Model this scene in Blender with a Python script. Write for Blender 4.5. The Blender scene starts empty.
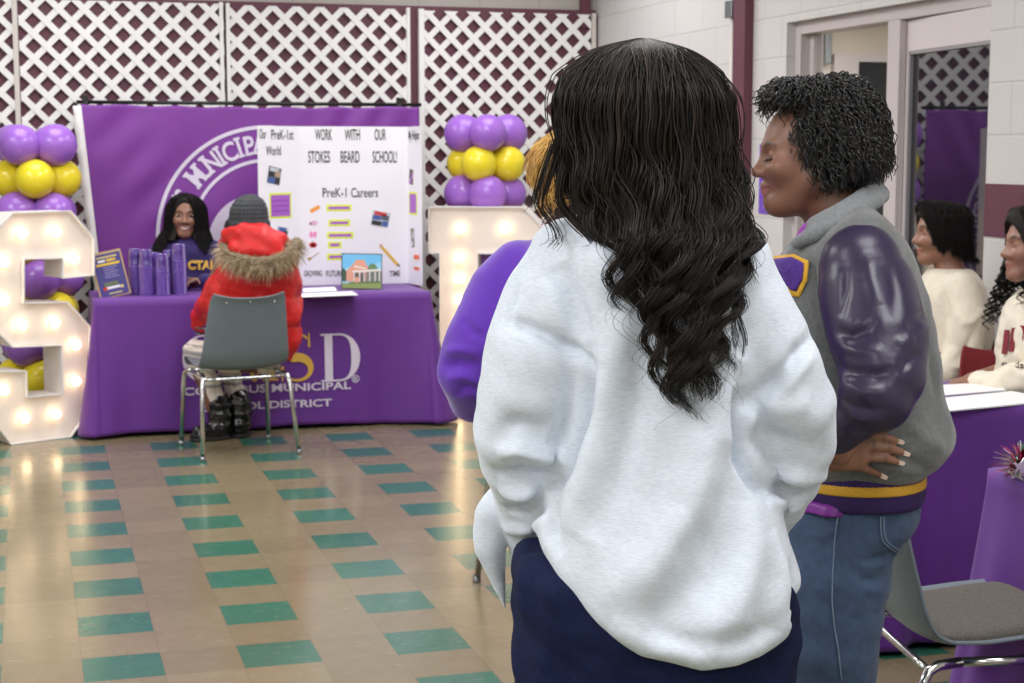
import bpy, math, random
import numpy as np
from mathutils import Vector, Matrix
random.seed(7); np.random.seed(7)
C = bpy.context.scene.collection
PI = math.pi
# ---------------------------------------------------------------- camera (measured from the floor tiles)
F = 1637.4; PIT = -.1156; YAW = -.287; CH = 1.503
_cy, _sy = math.cos(YAW), math.sin(YAW); _cp, _sp = math.cos(PIT), math.sin(PIT)
FW = np.array([-_sy*_cp, _cy*_cp, _sp]); RT = np.array([_cy, _sy, 0.]); UP = np.cross(RT, FW)
EYE = np.array([0, 0, CH])
def _ray(px, py): return FW + RT*(px-512)/F + UP*(341.5-py)/F
def onx(px, py, x): d = _ray(px, py); return EYE + d*x/d[0]
def ony(px, py, y): d = _ray(px, py); return EYE + d*y/d[1]
def onz(px, py, z=0.): d = _ray(px, py); return EYE + d*(z-CH)/d[2]
def V(px, py, w):
    """point in the people's frame (u right, w forward, z up; origin under the camera)"""
    v = (341.5-py)/F; u = (px-512)/F
    d = np.array([u, _cp - v*_sp, _sp + v*_cp])
    return EYE + d*(w/d[1])
cam = bpy.data.cameras.new('camera'); camo = bpy.data.objects.new('camera', cam); C.objects.link(camo)
cam.sensor_width = 36; cam.lens = F*36/1024; cam.clip_start = .05; cam.clip_end = 100
camo.location = EYE; camo.rotation_euler = (PI/2+PIT, 0, YAW)
cam.dof.use_dof = True; cam.dof.focus_distance = 2.55; cam.dof.aperture_fstop = 13
bpy.context.scene.camera = camo
# ---------------------------------------------------------------- objects
def thing(name, label, cat, loc=(0, 0, 0), rotz=0, group=None):
    o = bpy.data.objects.new(name, None); C.objects.link(o); o.empty_display_size = .05
    o.location = loc; o.rotation_euler = (0, 0, rotz); tag(o, label, cat, group); return o
def tag(o, label, cat, group=None):
    o['label'] = label; o['category'] = cat
    if group: o['group'] = group
    return o
def mesh_np(name, v, f, smooth=True):
    """v (N,3); f: array (M,k) or list of index lists"""
    me = bpy.data.meshes.new(name); v = np.asarray(v, np.float32)
    if isinstance(f, np.ndarray) and f.ndim == 2:
        M, k = f.shape; loops = f.astype(np.int32).ravel(); starts = np.arange(0, M*k, k, dtype=np.int32); tot = np.full(M, k, np.int32)
    else:
        tot = np.array([len(q) for q in f], np.int32); M = len(tot); loops = np.concatenate([np.asarray(q, np.int32) for q in f])
        starts = np.concatenate([[0], np.cumsum(tot)[:-1]]).astype(np.int32)
    me.vertices.add(len(v)); me.vertices.foreach_set('co', v.ravel())
    me.loops.add(len(loops)); me.loops.foreach_set('vertex_index', loops)
    me.polygons.add(M); me.polygons.foreach_set('loop_start', starts); me.polygons.foreach_set('loop_total', tot)
    me.polygons.foreach_set('use_smooth', np.full(M, smooth, bool))
    me.update(calc_edges=True); me.validate(); return me
def link(name, me, mat, parent=None, label=None, bev=0, sub=0, angle=None):
    o = bpy.data.objects.new(name, me); C.objects.link(o)
    if mat is not None:
        for m in (mat if isinstance(mat, (list, tuple)) else [mat]): me.materials.append(m)
    if parent is not None: o.parent = parent
    if label: o['label'] = label
    if bev:
        b = o.modifiers.new('bevel', 'BEVEL'); b.width = bev; b.segments = 2; b.limit_method = 'ANGLE'; b.angle_limit = .6
    if sub:
        s = o.modifiers.new('sub', 'SUBSURF'); s.levels = sub; s.render_levels = sub
    return o
def struct(o): o['kind'] = 'structure'; return o
def dup(root, loc=None, rotz=None, label=None, group=None):
    r = root.copy(); C.objects.link(r)
    if loc is not None: r.location = loc
    if rotz is not None: r.rotation_euler = (0, 0, rotz)
    if label: r['label'] = label
    if group: r['group'] = group
    for ch in list(root.children):
        c = ch.copy(); C.objects.link(c); c.parent = r
        for g in ch.children:
            d = g.copy(); C.objects.link(d); d.parent = c
    return r
class MB:
    def __init__(s): s.v = []; s.f = []; s.mi = []; s.sm = []
    def add(s, v, f, mi=0, sm=False):
        n = len(s.v); s.v += [tuple(map(float, p)) for p in v]; s.f += [[i+n for i in q] for q in f]; s.mi += [mi]*len(f); s.sm += [sm]*len(f); return s
    def box(s, lo, hi, mi=0, M=None):
        x0, y0, z0 = lo; x1, y1, z1 = hi
        v = [(x0,y0,z0),(x1,y0,z0),(x1,y1,z0),(x0,y1,z0),(x0,y0,z1),(x1,y0,z1),(x1,y1,z1),(x0,y1,z1)]
        if M is not None: v = [M @ Vector(p) for p in v]
        return s.add(v, [(3,2,1,0),(4,5,6,7),(0,1,5,4),(1,2,6,5),(2,3,7,6),(3,0,4,7)], mi)
    def tube(s, pts, r, n=10, mi=0, caps=True, closed=False):
        pts = [np.array(p, float) for p in pts]; N = len(pts); rr = r if hasattr(r, '__len__') else [r]*N
        v = []; ref = None
        for i, p in enumerate(pts):
            a = pts[(i-1) % N] if (i or closed) else p; b = pts[(i+1) % N] if (i < N-1 or closed) else p
            t = b-a; t /= np.linalg.norm(t)+1e-12
            if ref is None:
                ref = np.cross(t, [0, 0, 1]) if abs(t[2]) < .9 else np.cross(t, [1, 0, 0])
            ref = ref-t*(ref@t); ref /= np.linalg.norm(ref); bb = np.cross(t, ref)
            for k in range(n):
                q = 2*PI*k/n; v.append(p+rr[i]*(math.cos(q)*ref+math.sin(q)*bb))
        f = []
        for i in range(N if closed else N-1):
            j = (i+1) % N
            for k in range(n):
                f.append((i*n+k, i*n+(k+1) % n, j*n+(k+1) % n, j*n+k))
        s.add(v, f, mi, True)
        if caps and not closed:
            m = len(s.v)-len(v); s.f += [[m+k for k in range(n)][::-1], [m+(N-1)*n+k for k in range(n)]]; s.mi += [mi]*2; s.sm += [False]*2
        return s
    def lathe(s, prof, n=24, o=(0, 0, 0), mi=0, M=None):
        v = []
        for (r, z) in prof:
            for k in range(n):
                q = 2*PI*k/n; p = Vector((r*math.cos(q), r*math.sin(q), z))
                if M is not None: p = M @ p
                v.append((p[0]+o[0], p[1]+o[1], p[2]+o[2]))
        f = []
        for i in range(len(prof)-1):
            for k in range(n): f.append((i*n+k, i*n+(k+1) % n, (i+1)*n+(k+1) % n, (i+1)*n+k))
        return s.add(v, f, mi, True)
    def prism(s, poly, h0, h1, M=None, mi=0):
        """polygon in XY extruded h0..h1 along Z, then M"""
        n = len(poly); v = [(x, y, h0) for x, y in poly]+[(x, y, h1) for x, y in poly]
        if M is not None: v = [M @ Vector(p) for p in v]
        return s.add(v, [list(range(n))[::-1], list(range(n, 2*n))]+[[i, (i+1) % n, n+(i+1) % n, n+i] for i in range(n)], mi)
    def build(s, name, mat, parent=None, label=None, bev=0, sub=0, smooth=None):
        me = mesh_np(name, np.array(s.v).reshape(-1, 3), s.f, False)
        o = link(name, me, mat, parent, label, bev, sub)
        if len(me.polygons) == len(s.f):
            me.polygons.foreach_set('use_smooth', [bool(q) if smooth is None else smooth for q in s.sm]); me.polygons.foreach_set('material_index', s.mi)
        return o
def text_mesh(body, size=1, off=0., ext=0., align='LEFT', sx=1.):
    cu = bpy.data.curves.new('t', 'FONT'); cu.body = body; cu.size = size; cu.offset = off; cu.extrude = ext; cu.align_x = align; cu.resolution_u = 5
    ob = bpy.data.objects.new('t', cu); C.objects.link(ob)
    dg = bpy.context.evaluated_depsgraph_get(); me = bpy.data.meshes.new_from_object(ob.evaluated_get(dg))
    v = np.zeros(len(me.vertices)*3, np.float32); me.vertices.foreach_get('co', v); v = v.reshape(-1, 3); v[:, 0] *= sx
    f = [list(p.vertices) for p in me.polygons]
    bpy.data.objects.remove(ob); bpy.data.curves.remove(cu); bpy.data.meshes.remove(me)
    return v, f
# ---------------------------------------------------------------- materials
def srgb(r, g, b):
    return tuple((c/255/12.92 if c/255 <= .04045 else ((c/255+.055)/1.055)**2.4) for c in (r, g, b))+(1,)
class NT:
    def __init__(s, name):
        s.m = bpy.data.materials.new(name); s.m.use_nodes = True; s.t = s.m.node_tree; s.b = s.t.nodes['Principled BSDF']
    def n(s, typ, **kw):
        nd = s.t.nodes.new(typ)
        for k, v in kw.items():
            if k.startswith('_'): setattr(nd, k[1:], v)
            else:
                key = k.replace('__', ' ')
                nd.inputs[key].default_value = v
        return nd
    def l(s, a, b): s.t.links.new(a, b)
def mat(name, col, rough=.5, metal=0, noise=0, nscale=30, bump=0, bscale=200, emit=None, es=1, spec=None, ior=None, sheen=0, trans=0, alpha=1, coat=0, stretch=None, detail=3):
    t = NT(name); b = t.b
    b.inputs['Base Color'].default_value = col; b.inputs['Roughness'].default_value = rough; b.inputs['Metallic'].default_value = metal
    if spec is not None: b.inputs['Specular IOR Level'].default_value = spec
    if ior: b.inputs['IOR'].default_value = ior
    if sheen: b.inputs['Sheen Weight'].default_value = sheen; b.inputs['Sheen Roughness'].default_value = .5
    if trans: b.inputs['Transmission Weight'].default_value = trans
    if coat: b.inputs['Coat Weight'].default_value = coat; b.inputs['Coat Roughness'].default_value = .1
    b.inputs['Alpha'].default_value = alpha
    if emit: b.inputs['Emission Color'].default_value = emit; b.inputs['Emission Strength'].default_value = es
    if noise or bump:
        tc = t.n('ShaderNodeTexCoord'); src = tc.outputs['Object']
        if stretch:
            mp = t.n('ShaderNodeMapping'); mp.inputs['Scale'].default_value = stretch; t.l(src, mp.inputs['Vector']); src = mp.outputs['Vector']
    if noise:
        nz = t.n('ShaderNodeTexNoise', Scale=nscale, Detail=detail); t.l(src, nz.inputs['Vector'])
        mr = t.n('ShaderNodeMapRange'); mr.inputs[1].default_value = .3; mr.inputs[2].default_value = .7; mr.inputs[3].default_value = 1-noise; mr.inputs[4].default_value = 1+noise
        t.l(nz.outputs['Fac'], mr.inputs[0])
        mx = t.n('ShaderNodeMix', _data_type='RGBA', _blend_type='MULTIPLY'); mx.inputs[0].default_value = 1; mx.inputs[6].default_value = col
        t.l(mr.outputs[0], mx.inputs[7]); t.l(mx.outputs[2], b.inputs['Base Color'])
    if bump:
        nb = t.n('ShaderNodeTexNoise', Scale=bscale, Detail=3); t.l(src, nb.inputs['Vector'])
        bp = t.n('ShaderNodeBump', Strength=bump, Distance=.002); t.l(nb.outputs['Fac'], bp.inputs['Height']); t.l(bp.outputs['Normal'], b.inputs['Normal'])
    return t.m
def attr_mat(name, rough=.45, sss=0., bump=0, bscale=150, spec=.5):
    t = NT(name); a = t.n('ShaderNodeAttribute', _attribute_name='Col'); t.l(a.outputs['Color'], t.b.inputs['Base Color'])
    t.b.inputs['Roughness'].default_value = rough; t.b.inputs['Specular IOR Level'].default_value = spec
    if sss: t.b.inputs['Subsurface Weight'].default_value = sss; t.b.inputs['Subsurface Radius'].default_value = (.01, .004, .002)
    if bump:
        tc = t.n('ShaderNodeTexCoord'); nb = t.n('ShaderNodeTexNoise', Scale=bscale, Detail=3); t.l(tc.outputs['Object'], nb.inputs['Vector'])
        bp = t.n('ShaderNodeBump', Strength=bump, Distance=.001); t.l(nb.outputs['Fac'], bp.inputs['Height']); t.l(bp.outputs['Normal'], t.b.inputs['Normal'])
    return t.m
M = {}
M['maroon'] = mat('maroon_paint', srgb(98, 52, 68), .55, noise=.08, nscale=4)
M['white_paint'] = mat('white_lattice', srgb(240, 238, 235), .45)
M['offwhite'] = mat('off_white_paint', srgb(214, 207, 199), .5)
M['chrome'] = mat('chrome', srgb(205, 205, 205), .16, 1)
M['steel'] = mat('dull_steel', srgb(160, 165, 168), .35, 1)
M['black'] = mat('black_metal', srgb(20, 20, 22), .4)
M['purple_cloth'] = mat('purple_polyester', srgb(97, 40, 138), .62, noise=.05, nscale=8, bump=.15, bscale=600, sheen=.15)
M['purple_banner'] = mat('purple_banner_fabric', srgb(122, 52, 148), .55, noise=.05, nscale=5, bump=.1, bscale=500, sheen=.1)
M['silver_print'] = mat('silver_print', srgb(218, 208, 226), .5)
M['gold_print'] = mat('gold_print', srgb(214, 170, 70), .5)
M['white_print'] = mat('white_print', srgb(236, 228, 240), .5)
M['ink'] = mat('black_ink', srgb(40, 40, 44), .6)
M['paper'] = mat('white_paper', srgb(243, 242, 243), .6)
M['board'] = mat('white_board', srgb(240, 238, 243), .55)
M['grey_plastic'] = mat('grey_plastic', srgb(112, 122, 130), .38, noise=.04, nscale=10, bump=.08, bscale=400)
M['dark_gap'] = mat('dark_rubber', srgb(30, 30, 32), .6)
# ================================================================ ROOM
XW = 3.604; YB = 10.28; TILE = .2286; TX0, TY0 = .111, 4.910
def floor_mat():
    t = NT('vinyl_tile_floor'); tc = t.n('ShaderNodeTexCoord'); sep = t.n('ShaderNodeSeparateXYZ'); t.l(tc.outputs['Object'], sep.inputs[0])
    def math_(op, a, b=None):
        m = t.n('ShaderNodeMath', _operation=op)
        for i, q in enumerate((a, b)):
            if q is None: continue
            if isinstance(q, (int, float)): m.inputs[i].default_value = q
            else: t.l(q, m.inputs[i])
        return m.outputs[0]
    gx = math_('DIVIDE', math_('SUBTRACT', sep.outputs[0], TX0), TILE); gy = math_('DIVIDE', math_('SUBTRACT', sep.outputs[1], TY0), TILE)
    ix, iy = math_('FLOOR', gx), math_('FLOOR', gy)
    ex = math_('LESS_THAN', math_('ABSOLUTE', math_('FLOORED_MODULO', ix, 2.)), .5)
    ey = math_('GREATER_THAN', math_('ABSOLUTE', math_('FLOORED_MODULO', iy, 2.)), .5)
    green = math_('MULTIPLY', ex, ey)
    cmb = t.n('ShaderNodeCombineXYZ'); t.l(ix, cmb.inputs[0]); t.l(iy, cmb.inputs[1])
    wn = t.n('ShaderNodeTexWhiteNoise'); t.l(cmb.outputs[0], wn.inputs['Vector'])
    n1 = t.n('ShaderNodeTexNoise', Scale=14, Detail=5, Roughness=.7); t.l(tc.outputs['Object'], n1.inputs['Vector'])
    n2 = t.n('ShaderNodeTexNoise', Scale=1.3, Detail=3); t.l(tc.outputs['Object'], n2.inputs['Vector'])
    var = math_('ADD', math_('ADD', math_('MULTIPLY', wn.outputs['Value'], .16), math_('MULTIPLY', n1.outputs['Fac'], .35)), math_('MULTIPLY', n2.outputs['Fac'], .3))
    val = math_('ADD', var, .58)
    def mix(fac, a, b, bt='MIX'):
        m = t.n('ShaderNodeMix', _data_type='RGBA', _blend_type=bt)
        for i, q in ((0, fac), (6, a), (7, b)):
            if isinstance(q, (int, float, tuple)): m.inputs[i].default_value = q
            else: t.l(q, m.inputs[i])
        return m.outputs[2]
    base = mix(green, srgb(131, 118, 92), srgb(52, 106, 88))
    base = mix(1., base, val, 'MULTIPLY')
    # scuffs: pale scratches running along the tiles
    mp = t.n('ShaderNodeMapping'); mp.inputs['Scale'].default_value = (9, 34, 1); mp.inputs['Rotation'].default_value = (0, 0, .25); t.l(tc.outputs['Object'], mp.inputs['Vector'])
    n3 = t.n('ShaderNodeTexNoise', Scale=1.6, Detail=6, Roughness=.75); t.l(mp.outputs[0], n3.inputs['Vector'])
    sc = t.n('ShaderNodeMapRange'); sc.inputs[1].default_value = .60; sc.inputs[2].default_value = .70; t.l(n3.outputs['Fac'], sc.inputs[0])
    base = mix(math_('MULTIPLY', sc.outputs[0], .5), base, srgb(200, 188, 168))
    # joints
    def edge(g):
        fr = math_('FRACT', g); return math_('LESS_THAN', math_('MINIMUM', fr, math_('SUBTRACT', 1., fr)), .007)
    jt = math_('MAXIMUM', edge(gx), edge(gy))
    base = mix(math_('MULTIPLY', jt, .35), base, srgb(96, 84, 70))
    t.l(base, t.b.inputs['Base Color'])
    rg = math_('ADD', math_('MULTIPLY', n1.outputs['Fac'], .16), .10); t.l(rg, t.b.inputs['Roughness'])
    t.b.inputs['IOR'].default_value = 1.42
    bp = t.n('ShaderNodeBump', Strength=.12, Distance=.003)
    n4 = t.n('ShaderNodeTexNoise', Scale=5, Detail=2); t.l(tc.outputs['Object'], n4.inputs['Vector']); t.l(n4.outputs['Fac'], bp.inputs['Height']); t.l(bp.outputs[0], t.b.inputs['Normal'])
    return t.m
def block_mat(name, col):
    t = NT(name); tc = t.n('ShaderNodeTexCoord'); sep = t.n('ShaderNodeSeparateXYZ'); t.l(tc.outputs['Object'], sep.inputs[0])
    ad = t.n('ShaderNodeMath', _operation='ADD'); t.l(sep.outputs[0], ad.inputs[0]); t.l(sep.outputs[1], ad.inputs[1])
    cm = t.n('ShaderNodeCombineXYZ'); t.l(ad.outputs[0], cm.inputs[0]); t.l(sep.outputs[2], cm.inputs[1])
    br = t.n('ShaderNodeTexBrick', Scale=1., Mortar__Size=.006, Mortar__Smooth=.6, Brick__Width=.4, Row__Height=.2); br.inputs['Color1'].default_value = col; br.inputs['Color2'].default_value = tuple(c*.97 for c in col[:3])+(1,); br.inputs['Mortar'].default_value = tuple(c*.86 for c in col[:3])+(1,)
    mp = t.n('ShaderNodeMapping'); mp.inputs['Location'].default_value = (.1, -.165, 0); t.l(cm.outputs[0], mp.inputs[0]); t.l(mp.outputs[0], br.inputs['Vector'])
    t.l(br.outputs['Color'], t.b.inputs['Base Color']); t.b.inputs['Roughness'].default_value = .5
    nz = t.n('ShaderNodeTexNoise', Scale=60, Detail=4); t.l(tc.outputs['Object'], nz.inputs['Vector'])
    m1 = t.n('ShaderNodeMath', _operation='MULTIPLY'); t.l(br.outputs['Fac'], m1.inputs[0]); m1.inputs[1].default_value = -1.5
    m2 = t.n('ShaderNodeMath', _operation='ADD'); t.l(m1.outputs[0], m2.inputs[0]); t.l(nz.outputs['Fac'], m2.inputs[1])
    bp = t.n('ShaderNodeBump', Strength=.3, Distance=.004); t.l(m2.outputs[0], bp.inputs['Height']); t.l(bp.outputs[0], t.b.inputs['Normal'])
    return t.m
M['block'] = block_mat('painted_block', srgb(208, 204, 202)); M['blockgrey'] = block_mat('grey_painted_block', srgb(178, 172, 166))
M['frame'] = mat('door_frame_paint', srgb(196, 187, 186), .4); M['door'] = mat('door_paint', srgb(214, 205, 205), .4)
M['ceil'] = mat('ceiling_tile', srgb(225, 222, 216), .8, noise=.05, nscale=60)
X0, Y0, ZC = -3.2, -2.6, 3.0
struct(MB().box((X0, Y0, -.1), (6.6, 11.5, 0)).build('floor', floor_mat()))
struct(MB().box((X0, Y0, ZC), (XW+.2, YB+.3, ZC+.1)).build('ceiling', M['ceil']))
struct(MB().box((X0-.2, Y0, 0), (X0, YB+.3, ZC)).build('wall_left', M['block']))
struct(MB().box((X0-.2, Y0-.2, 0), (XW+.2, Y0, ZC)).build('wall_front', M['block']))
struct(MB().box((X0, YB, 0), (XW+.2, YB+.2, ZC)).build('wall_back', M['blockgrey']))
DY0, DY1, DZ = 5.655, 7.445, 2.13
w = MB(); w.box((XW, Y0, 0), (XW+.2, DY0, ZC)); w.box((XW, DY1, 0), (XW+.2, YB, ZC)); w.box((XW, DY0, DZ), (XW+.2, DY1, ZC))
struct(w.build('wall_right', M['block']))
# maroon board behind the lattice, uprights and the painted bands
b = MB(); b.box((X0, YB-.03, 0), (3.595, YB-.001, 2.415)); struct(b.build('trim_1', M['maroon']))
b = MB(); b.box((3.49, YB-.045, 2.3), (3.555, YB-.002, ZC)); struct(b.build('trim_2', M['maroon']))
b = MB(); b.box((XW-.004, 3.5, 1.173), (XW-.0005, DY0-.002, 1.378)); struct(b.build('trim_3', M['maroon']))
b = MB(); b.box((XW-.05, 7.83, 0), (XW-.001, 7.975, ZC)); struct(b.build('trim_4', M['maroon']))
# conduit with its box beside the maroon upright
cd = thing('conduit_pipe', 'thin steel conduit pipe with a square box running up beside the maroon wall upright', 'pipe', (XW-.016, 8.06, 0))
MB().tube([(0, 0, .02), (0, 0, 2.23)], .011, 10).build('pipe', M['offwhite'], cd)
MB().box((-.028, -.045, 2.2), (.014, .045, 2.29)).build('junction_box', M['steel'], cd, bev=.004)
p = onx(768, 150, XW); q = onx(779, 215, XW)
fl = thing('wall_flyer', 'purple paper flyer with small white text taped to the wall beside the maroon upright', 'flyer', (XW-.003, (p[1]+q[1])/2, 0))
fy0, fy1, fz0, fz1 = -.16, .16, q[2], p[2]+.03
MB().box((-.002, fy0, fz0), (.002, fy1, fz1)).build('sheet', mat('flyer_purple', srgb(112, 72, 190), .5), fl)
g = MB()
for k in range(3): g.box((-.0035, fy0+.05, fz0+.03+.022*k), (-.002, fy1-.06-.03*(k % 2), fz0+.04+.022*k))
g.build('lettering', M['white_print'], fl); MB().box((-.0035, fy0+.05, fz1-.12), (-.002, fy1-.05, fz1-.09)).build('heading', M['white_print'], fl)
# ---- door frame and leaves
FX = XW+.045
d = MB()
d.box((FX, DY1-.06, 0), (FX+.12, DY1, DZ)); d.box((FX, 6.43, 0), (FX+.035, 6.535, DZ-.06)); d.box((FX, DY0, DZ-.06), (FX+.12, DY1-.06, DZ))
d.box((FX+.05, DY1-.1, 0), (FX+.07, DY1-.06, DZ-.06))
struct(d.build('door_1', M['frame'], bev=.004))
M['dark_glass'] = mat('dark_door_glass', srgb(26, 26, 34), .02, spec=.5, ior=2.1)
lf = bpy.data.objects.new('door_2', None); C.objects.link(lf); lf['kind'] = 'structure'; lf.location = (FX-.03, 5.66, 0); lf.rotation_euler = (0, 0, math.radians(-4.9))
ly, lz = .90, DZ-.065
gy0, gy1, gz0, gz1 = .006, .74, .95, 1.93
m = MB(); m.box((0, 0, .01), (.045, gy0, lz)); m.box((0, gy1, .01), (.045, ly, lz)); m.box((0, gy0, .01), (.045, gy1, gz0)); m.box((0, gy0, gz1), (.045, gy1, lz))
m.build('leaf', M['door'], lf)
MB().box((.012, gy0, gz0), (.02, gy1, gz1)).build('pane', M['dark_glass'], lf)
m = MB()
for (a0, a1, b0, b1) in ((gy1-.012, gy1+.004, gz0, gz1), (gy0, gy1, gz1-.012, gz1+.004), (gy0, gy1, gz0-.004, gz0+.012)): m.box((-.004, a0, b0), (.012, a1, b1))
m.build('glazing_bead', mat('bead_grey', srgb(150, 145, 148), .4), lf)
MB().box((-.004, ly-.085, .9), (.004, ly-.035, 1.47)).build('push_plate', mat('plate_steel', srgb(150, 162, 178), .35, .4), lf)
# ---- the room beyond the open doorway
w = MB(); w.box((XW+.2, 9.3, 0), (6.6, 9.4, 2.75)); struct(w.build('wall_hall_back', mat('hall_wall', srgb(228, 218, 206), .6)))
w = MB(); w.box((6.5, 4.5, 0), (6.6, 9.3, 2.75)); w.box((XW+.2, 4.4, 0), (6.6, 4.5, 2.75)); struct(w.build('wall_hall_side', mat('hall_wall_b', srgb(220, 210, 200), .6)))
w = MB(); w.box((XW+.2, 4.4, 2.36), (6.6, 9.4, 2.46)); struct(w.build('ceiling_hall', M['ceil']))
hd = bpy.data.objects.new('door_3', None); C.objects.link(hd); hd['kind'] = 'structure'
pa = ony(857, 62, 9.28); pb = ony(900, 62, 9.28); pc = ony(850, 62, 9.28)
MB().box((pc[0]-.12, 9.255, 0), (pb[0]+.35, 9.3, 2.1)).build('leaf', M['door'], hd)
MB().box((pa[0], 9.25, 1.1), (pb[0], 9.26, pa[2])).build('pane', mat('hall_door_glass', srgb(48, 50, 54), .15), hd)
pl = ony(826, 48, 9.28)
hl = thing('wall_bracket', 'small grey bracket on the hall wall seen through the open doorway', 'bracket', (pl[0], 9.27, pl[2]))
MB().box((-.02, -.03, -.1), (.02, .025, .09)).build('plate', M['steel'], hl, bev=.004)
cl_ = thing('hall_ceiling_light', 'long bright ceiling light seen through the open doorway', 'ceiling light', (4.55, 8.2, 2.36))
MB().box((-.25, -.7, -.03), (.25, .7, 0)).build('diffuser', mat('hall_tube', srgb(255, 250, 240), .5, emit=(1, .96, .9, 1), es=3), cl_)
MB().box((-.27, -.06, -.045), (.27, .02, -.03)).build('louvre', M['dark_gap'], cl_)
# ================================================================ LATTICE
def clip(poly, x0, x1, z0, z1):
    for ax, lim, sg in ((0, x0, 1), (0, x1, -1), (1, z0, 1), (1, z1, -1)):
        out = []
        for i in range(len(poly)):
            a, c = poly[i-1], poly[i]; da, dc = sg*(a[ax]-lim), sg*(c[ax]-lim)
            if da >= 0: out.append(a) if False else None
            if (da >= 0) != (dc >= 0):
                s = da/(da-dc); out.append((a[0]+(c[0]-a[0])*s, a[1]+(c[1]-a[1])*s))
            if dc >= 0: out.append(c)
        poly = out
        if len(poly) < 3: return []
    return poly
MXZ = Matrix(((1, 0, 0, 0), (0, 0, -1, 0), (0, 1, 0, 0), (0, 0, 0, 1)))   # local XY -> XZ, extrude towards -Y
def lattice(x0, x1, ztop, label, rails, off=0.):
    o = thing('lattice_panel', label, 'lattice panel', ((x0+x1)/2, YB-.05, 0), 0, 'white lattice panels on the back wall')
    W = x1-x0; P = .148; hw = .0188*math.sqrt(2); g = MB()
    for sg, h0 in ((1, 0), (-1, .006)):
        k = -40
        while k < 40:
            c = k*P+off; k += 1
            # line z = sg*x + c  (vertical half thickness hw)
            xa, xb = -W/2-.2, W/2+.2
            pl = [(xa, sg*xa+c-hw), (xb, sg*xb+c-hw), (xb, sg*xb+c+hw), (xa, sg*xa+c+hw)]
            pl = clip(pl, -W/2, W/2, .03, ztop)
            if pl: g.prism(pl, h0, h0+.006, MXZ)
    g.build('slats', M['white_paint'], o)
    for rx, rw, mm in rails:
        MB().box((rx-o.location[0]-rw/2, -.022, .0), (rx-o.location[0]+rw/2, .018, ztop+.01)).build('side_rail', mm, o, bev=.003)
    return o
lattice(-1.26, -.035, 2.40, 'white diagonal lattice panel at the far left edge of the back wall', [(-.035, .03, M['offwhite'])])
lattice(-.015, 1.185, 2.395, 'white diagonal lattice panel above the left half of the purple banner', [(1.17, .022, M['white_paint'])], .05)
lattice(1.215, 2.345, 2.39, 'white diagonal lattice panel above the right half of the purple banner', [(1.21, .022, M['white_paint']), (2.335, .022, M['white_paint'])], .02)
lattice(2.415, 3.555, 2.385, 'white diagonal lattice panel behind the right balloon column, nearest the room corner', [(2.42, .035, M['white_paint']), (3.572, .025, M['offwhite'])], .07)
# ================================================================ BANNER
BY = 9.86
pTL, pTR = ony(80, 104, BY), ony(419, 107, BY)
bx0, bx1, bz1, bz0 = pTL[0], pTR[0], pTL[2], .14
bn = thing('banner', 'large purple fabric banner with a round white school seal hung behind the table', 'banner', ((bx0+bx1)/2, BY, 0))
def banner_y(x, z):
    """x in metres from the left edge, z up; soft diagonal pulls from the corners"""
    t = (bz1-z)
    a = .010*np.sin(9*(x+.75*t))*np.exp(-((x-.35-.5*t)/.45)**2)*np.clip(t*3, 0, 1)
    a += .006*np.sin(26*(x*.8+.9*t)+1)*np.exp(-((x-.12-.45*t)/.2)**2)
    b = .009*np.sin(30*(x-1.75+.55*t))*np.exp(-((x-1.7+.5*t)/.3)**2)
    c = .004*np.sin(17*x+1.5*np.sin(3*x))*np.exp(-t/.12)
    return a+b+c+.006*np.sin(3.1*x+2*z)
BWD = bx1-bx0
def banner_x(s, z): t = (bz1-z)/(bz1-bz0); return s*BWD+(.14*t*(1-s))-BWD/2       # the left edge leans in towards the foot
nx, nz = 130, 100
S, Z = np.meshgrid(np.linspace(0, 1, nx), np.linspace(bz0, bz1, nz)); 
top_sag = .012*np.sin(PI*S)+.004*np.sin(40*S)
X = banner_x(S, Z); Zs = Z-top_sag*((Z-bz0)/(bz1-bz0))**6; Y = banner_y(S*BWD, Z)
v = np.stack([X, Y, Zs], -1).reshape(-1, 3)
i = np.arange(nz*nx).reshape(nz, nx); q = np.stack([i[:-1, :-1], i[:-1, 1:], i[1:, 1:], i[1:, :-1]], -1).reshape(-1, 4)
o = link('fabric', mesh_np('fabric', v, q), M['purple_banner'], bn); md = o.modifiers.new('t', 'SOLIDIFY'); md.thickness = .002; md.offset = 1
# white hem down the left edge
zz = np.linspace(bz0, bz1-.01, 40); hv = []
for z_ in zz:
    x_ = banner_x(0, z_); y_ = float(banner_y(0., z_)); wv = .004*math.sin(37*z_)
    hv += [(x_-.045+wv, y_+.004, z_), (x_+.006, y_-.003, z_)]
hq = [(2*k, 2*k+1, 2*k+3, 2*k+2) for k in range(len(zz)-1)]
o = link('hem', mesh_np('hem', hv, hq), M['white_paint'], bn); md = o.modifiers.new('t', 'SOLIDIFY'); md.thickness = .003
def on_banner(v, off=.004):
    """v: (N,3) flat x,z in banner-local metres -> pushed onto the fabric"""
    v = np.array(v, float); x, z = v[:, 0], v[:, 2]
    t = (bz1-z)/(bz1-bz0); s = (x+BWD/2-.14*t)/(BWD-.14*t)
    v[:, 1] = banner_y(s*BWD, z)-off-.002; return v
pc = ony(268, 236, BY); seal_c = (pc[0]-bn.location[0], pc[2]); pr = ony(156, 236, BY); RO = pc[0]-pr[0]; RI = RO*.70
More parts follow.
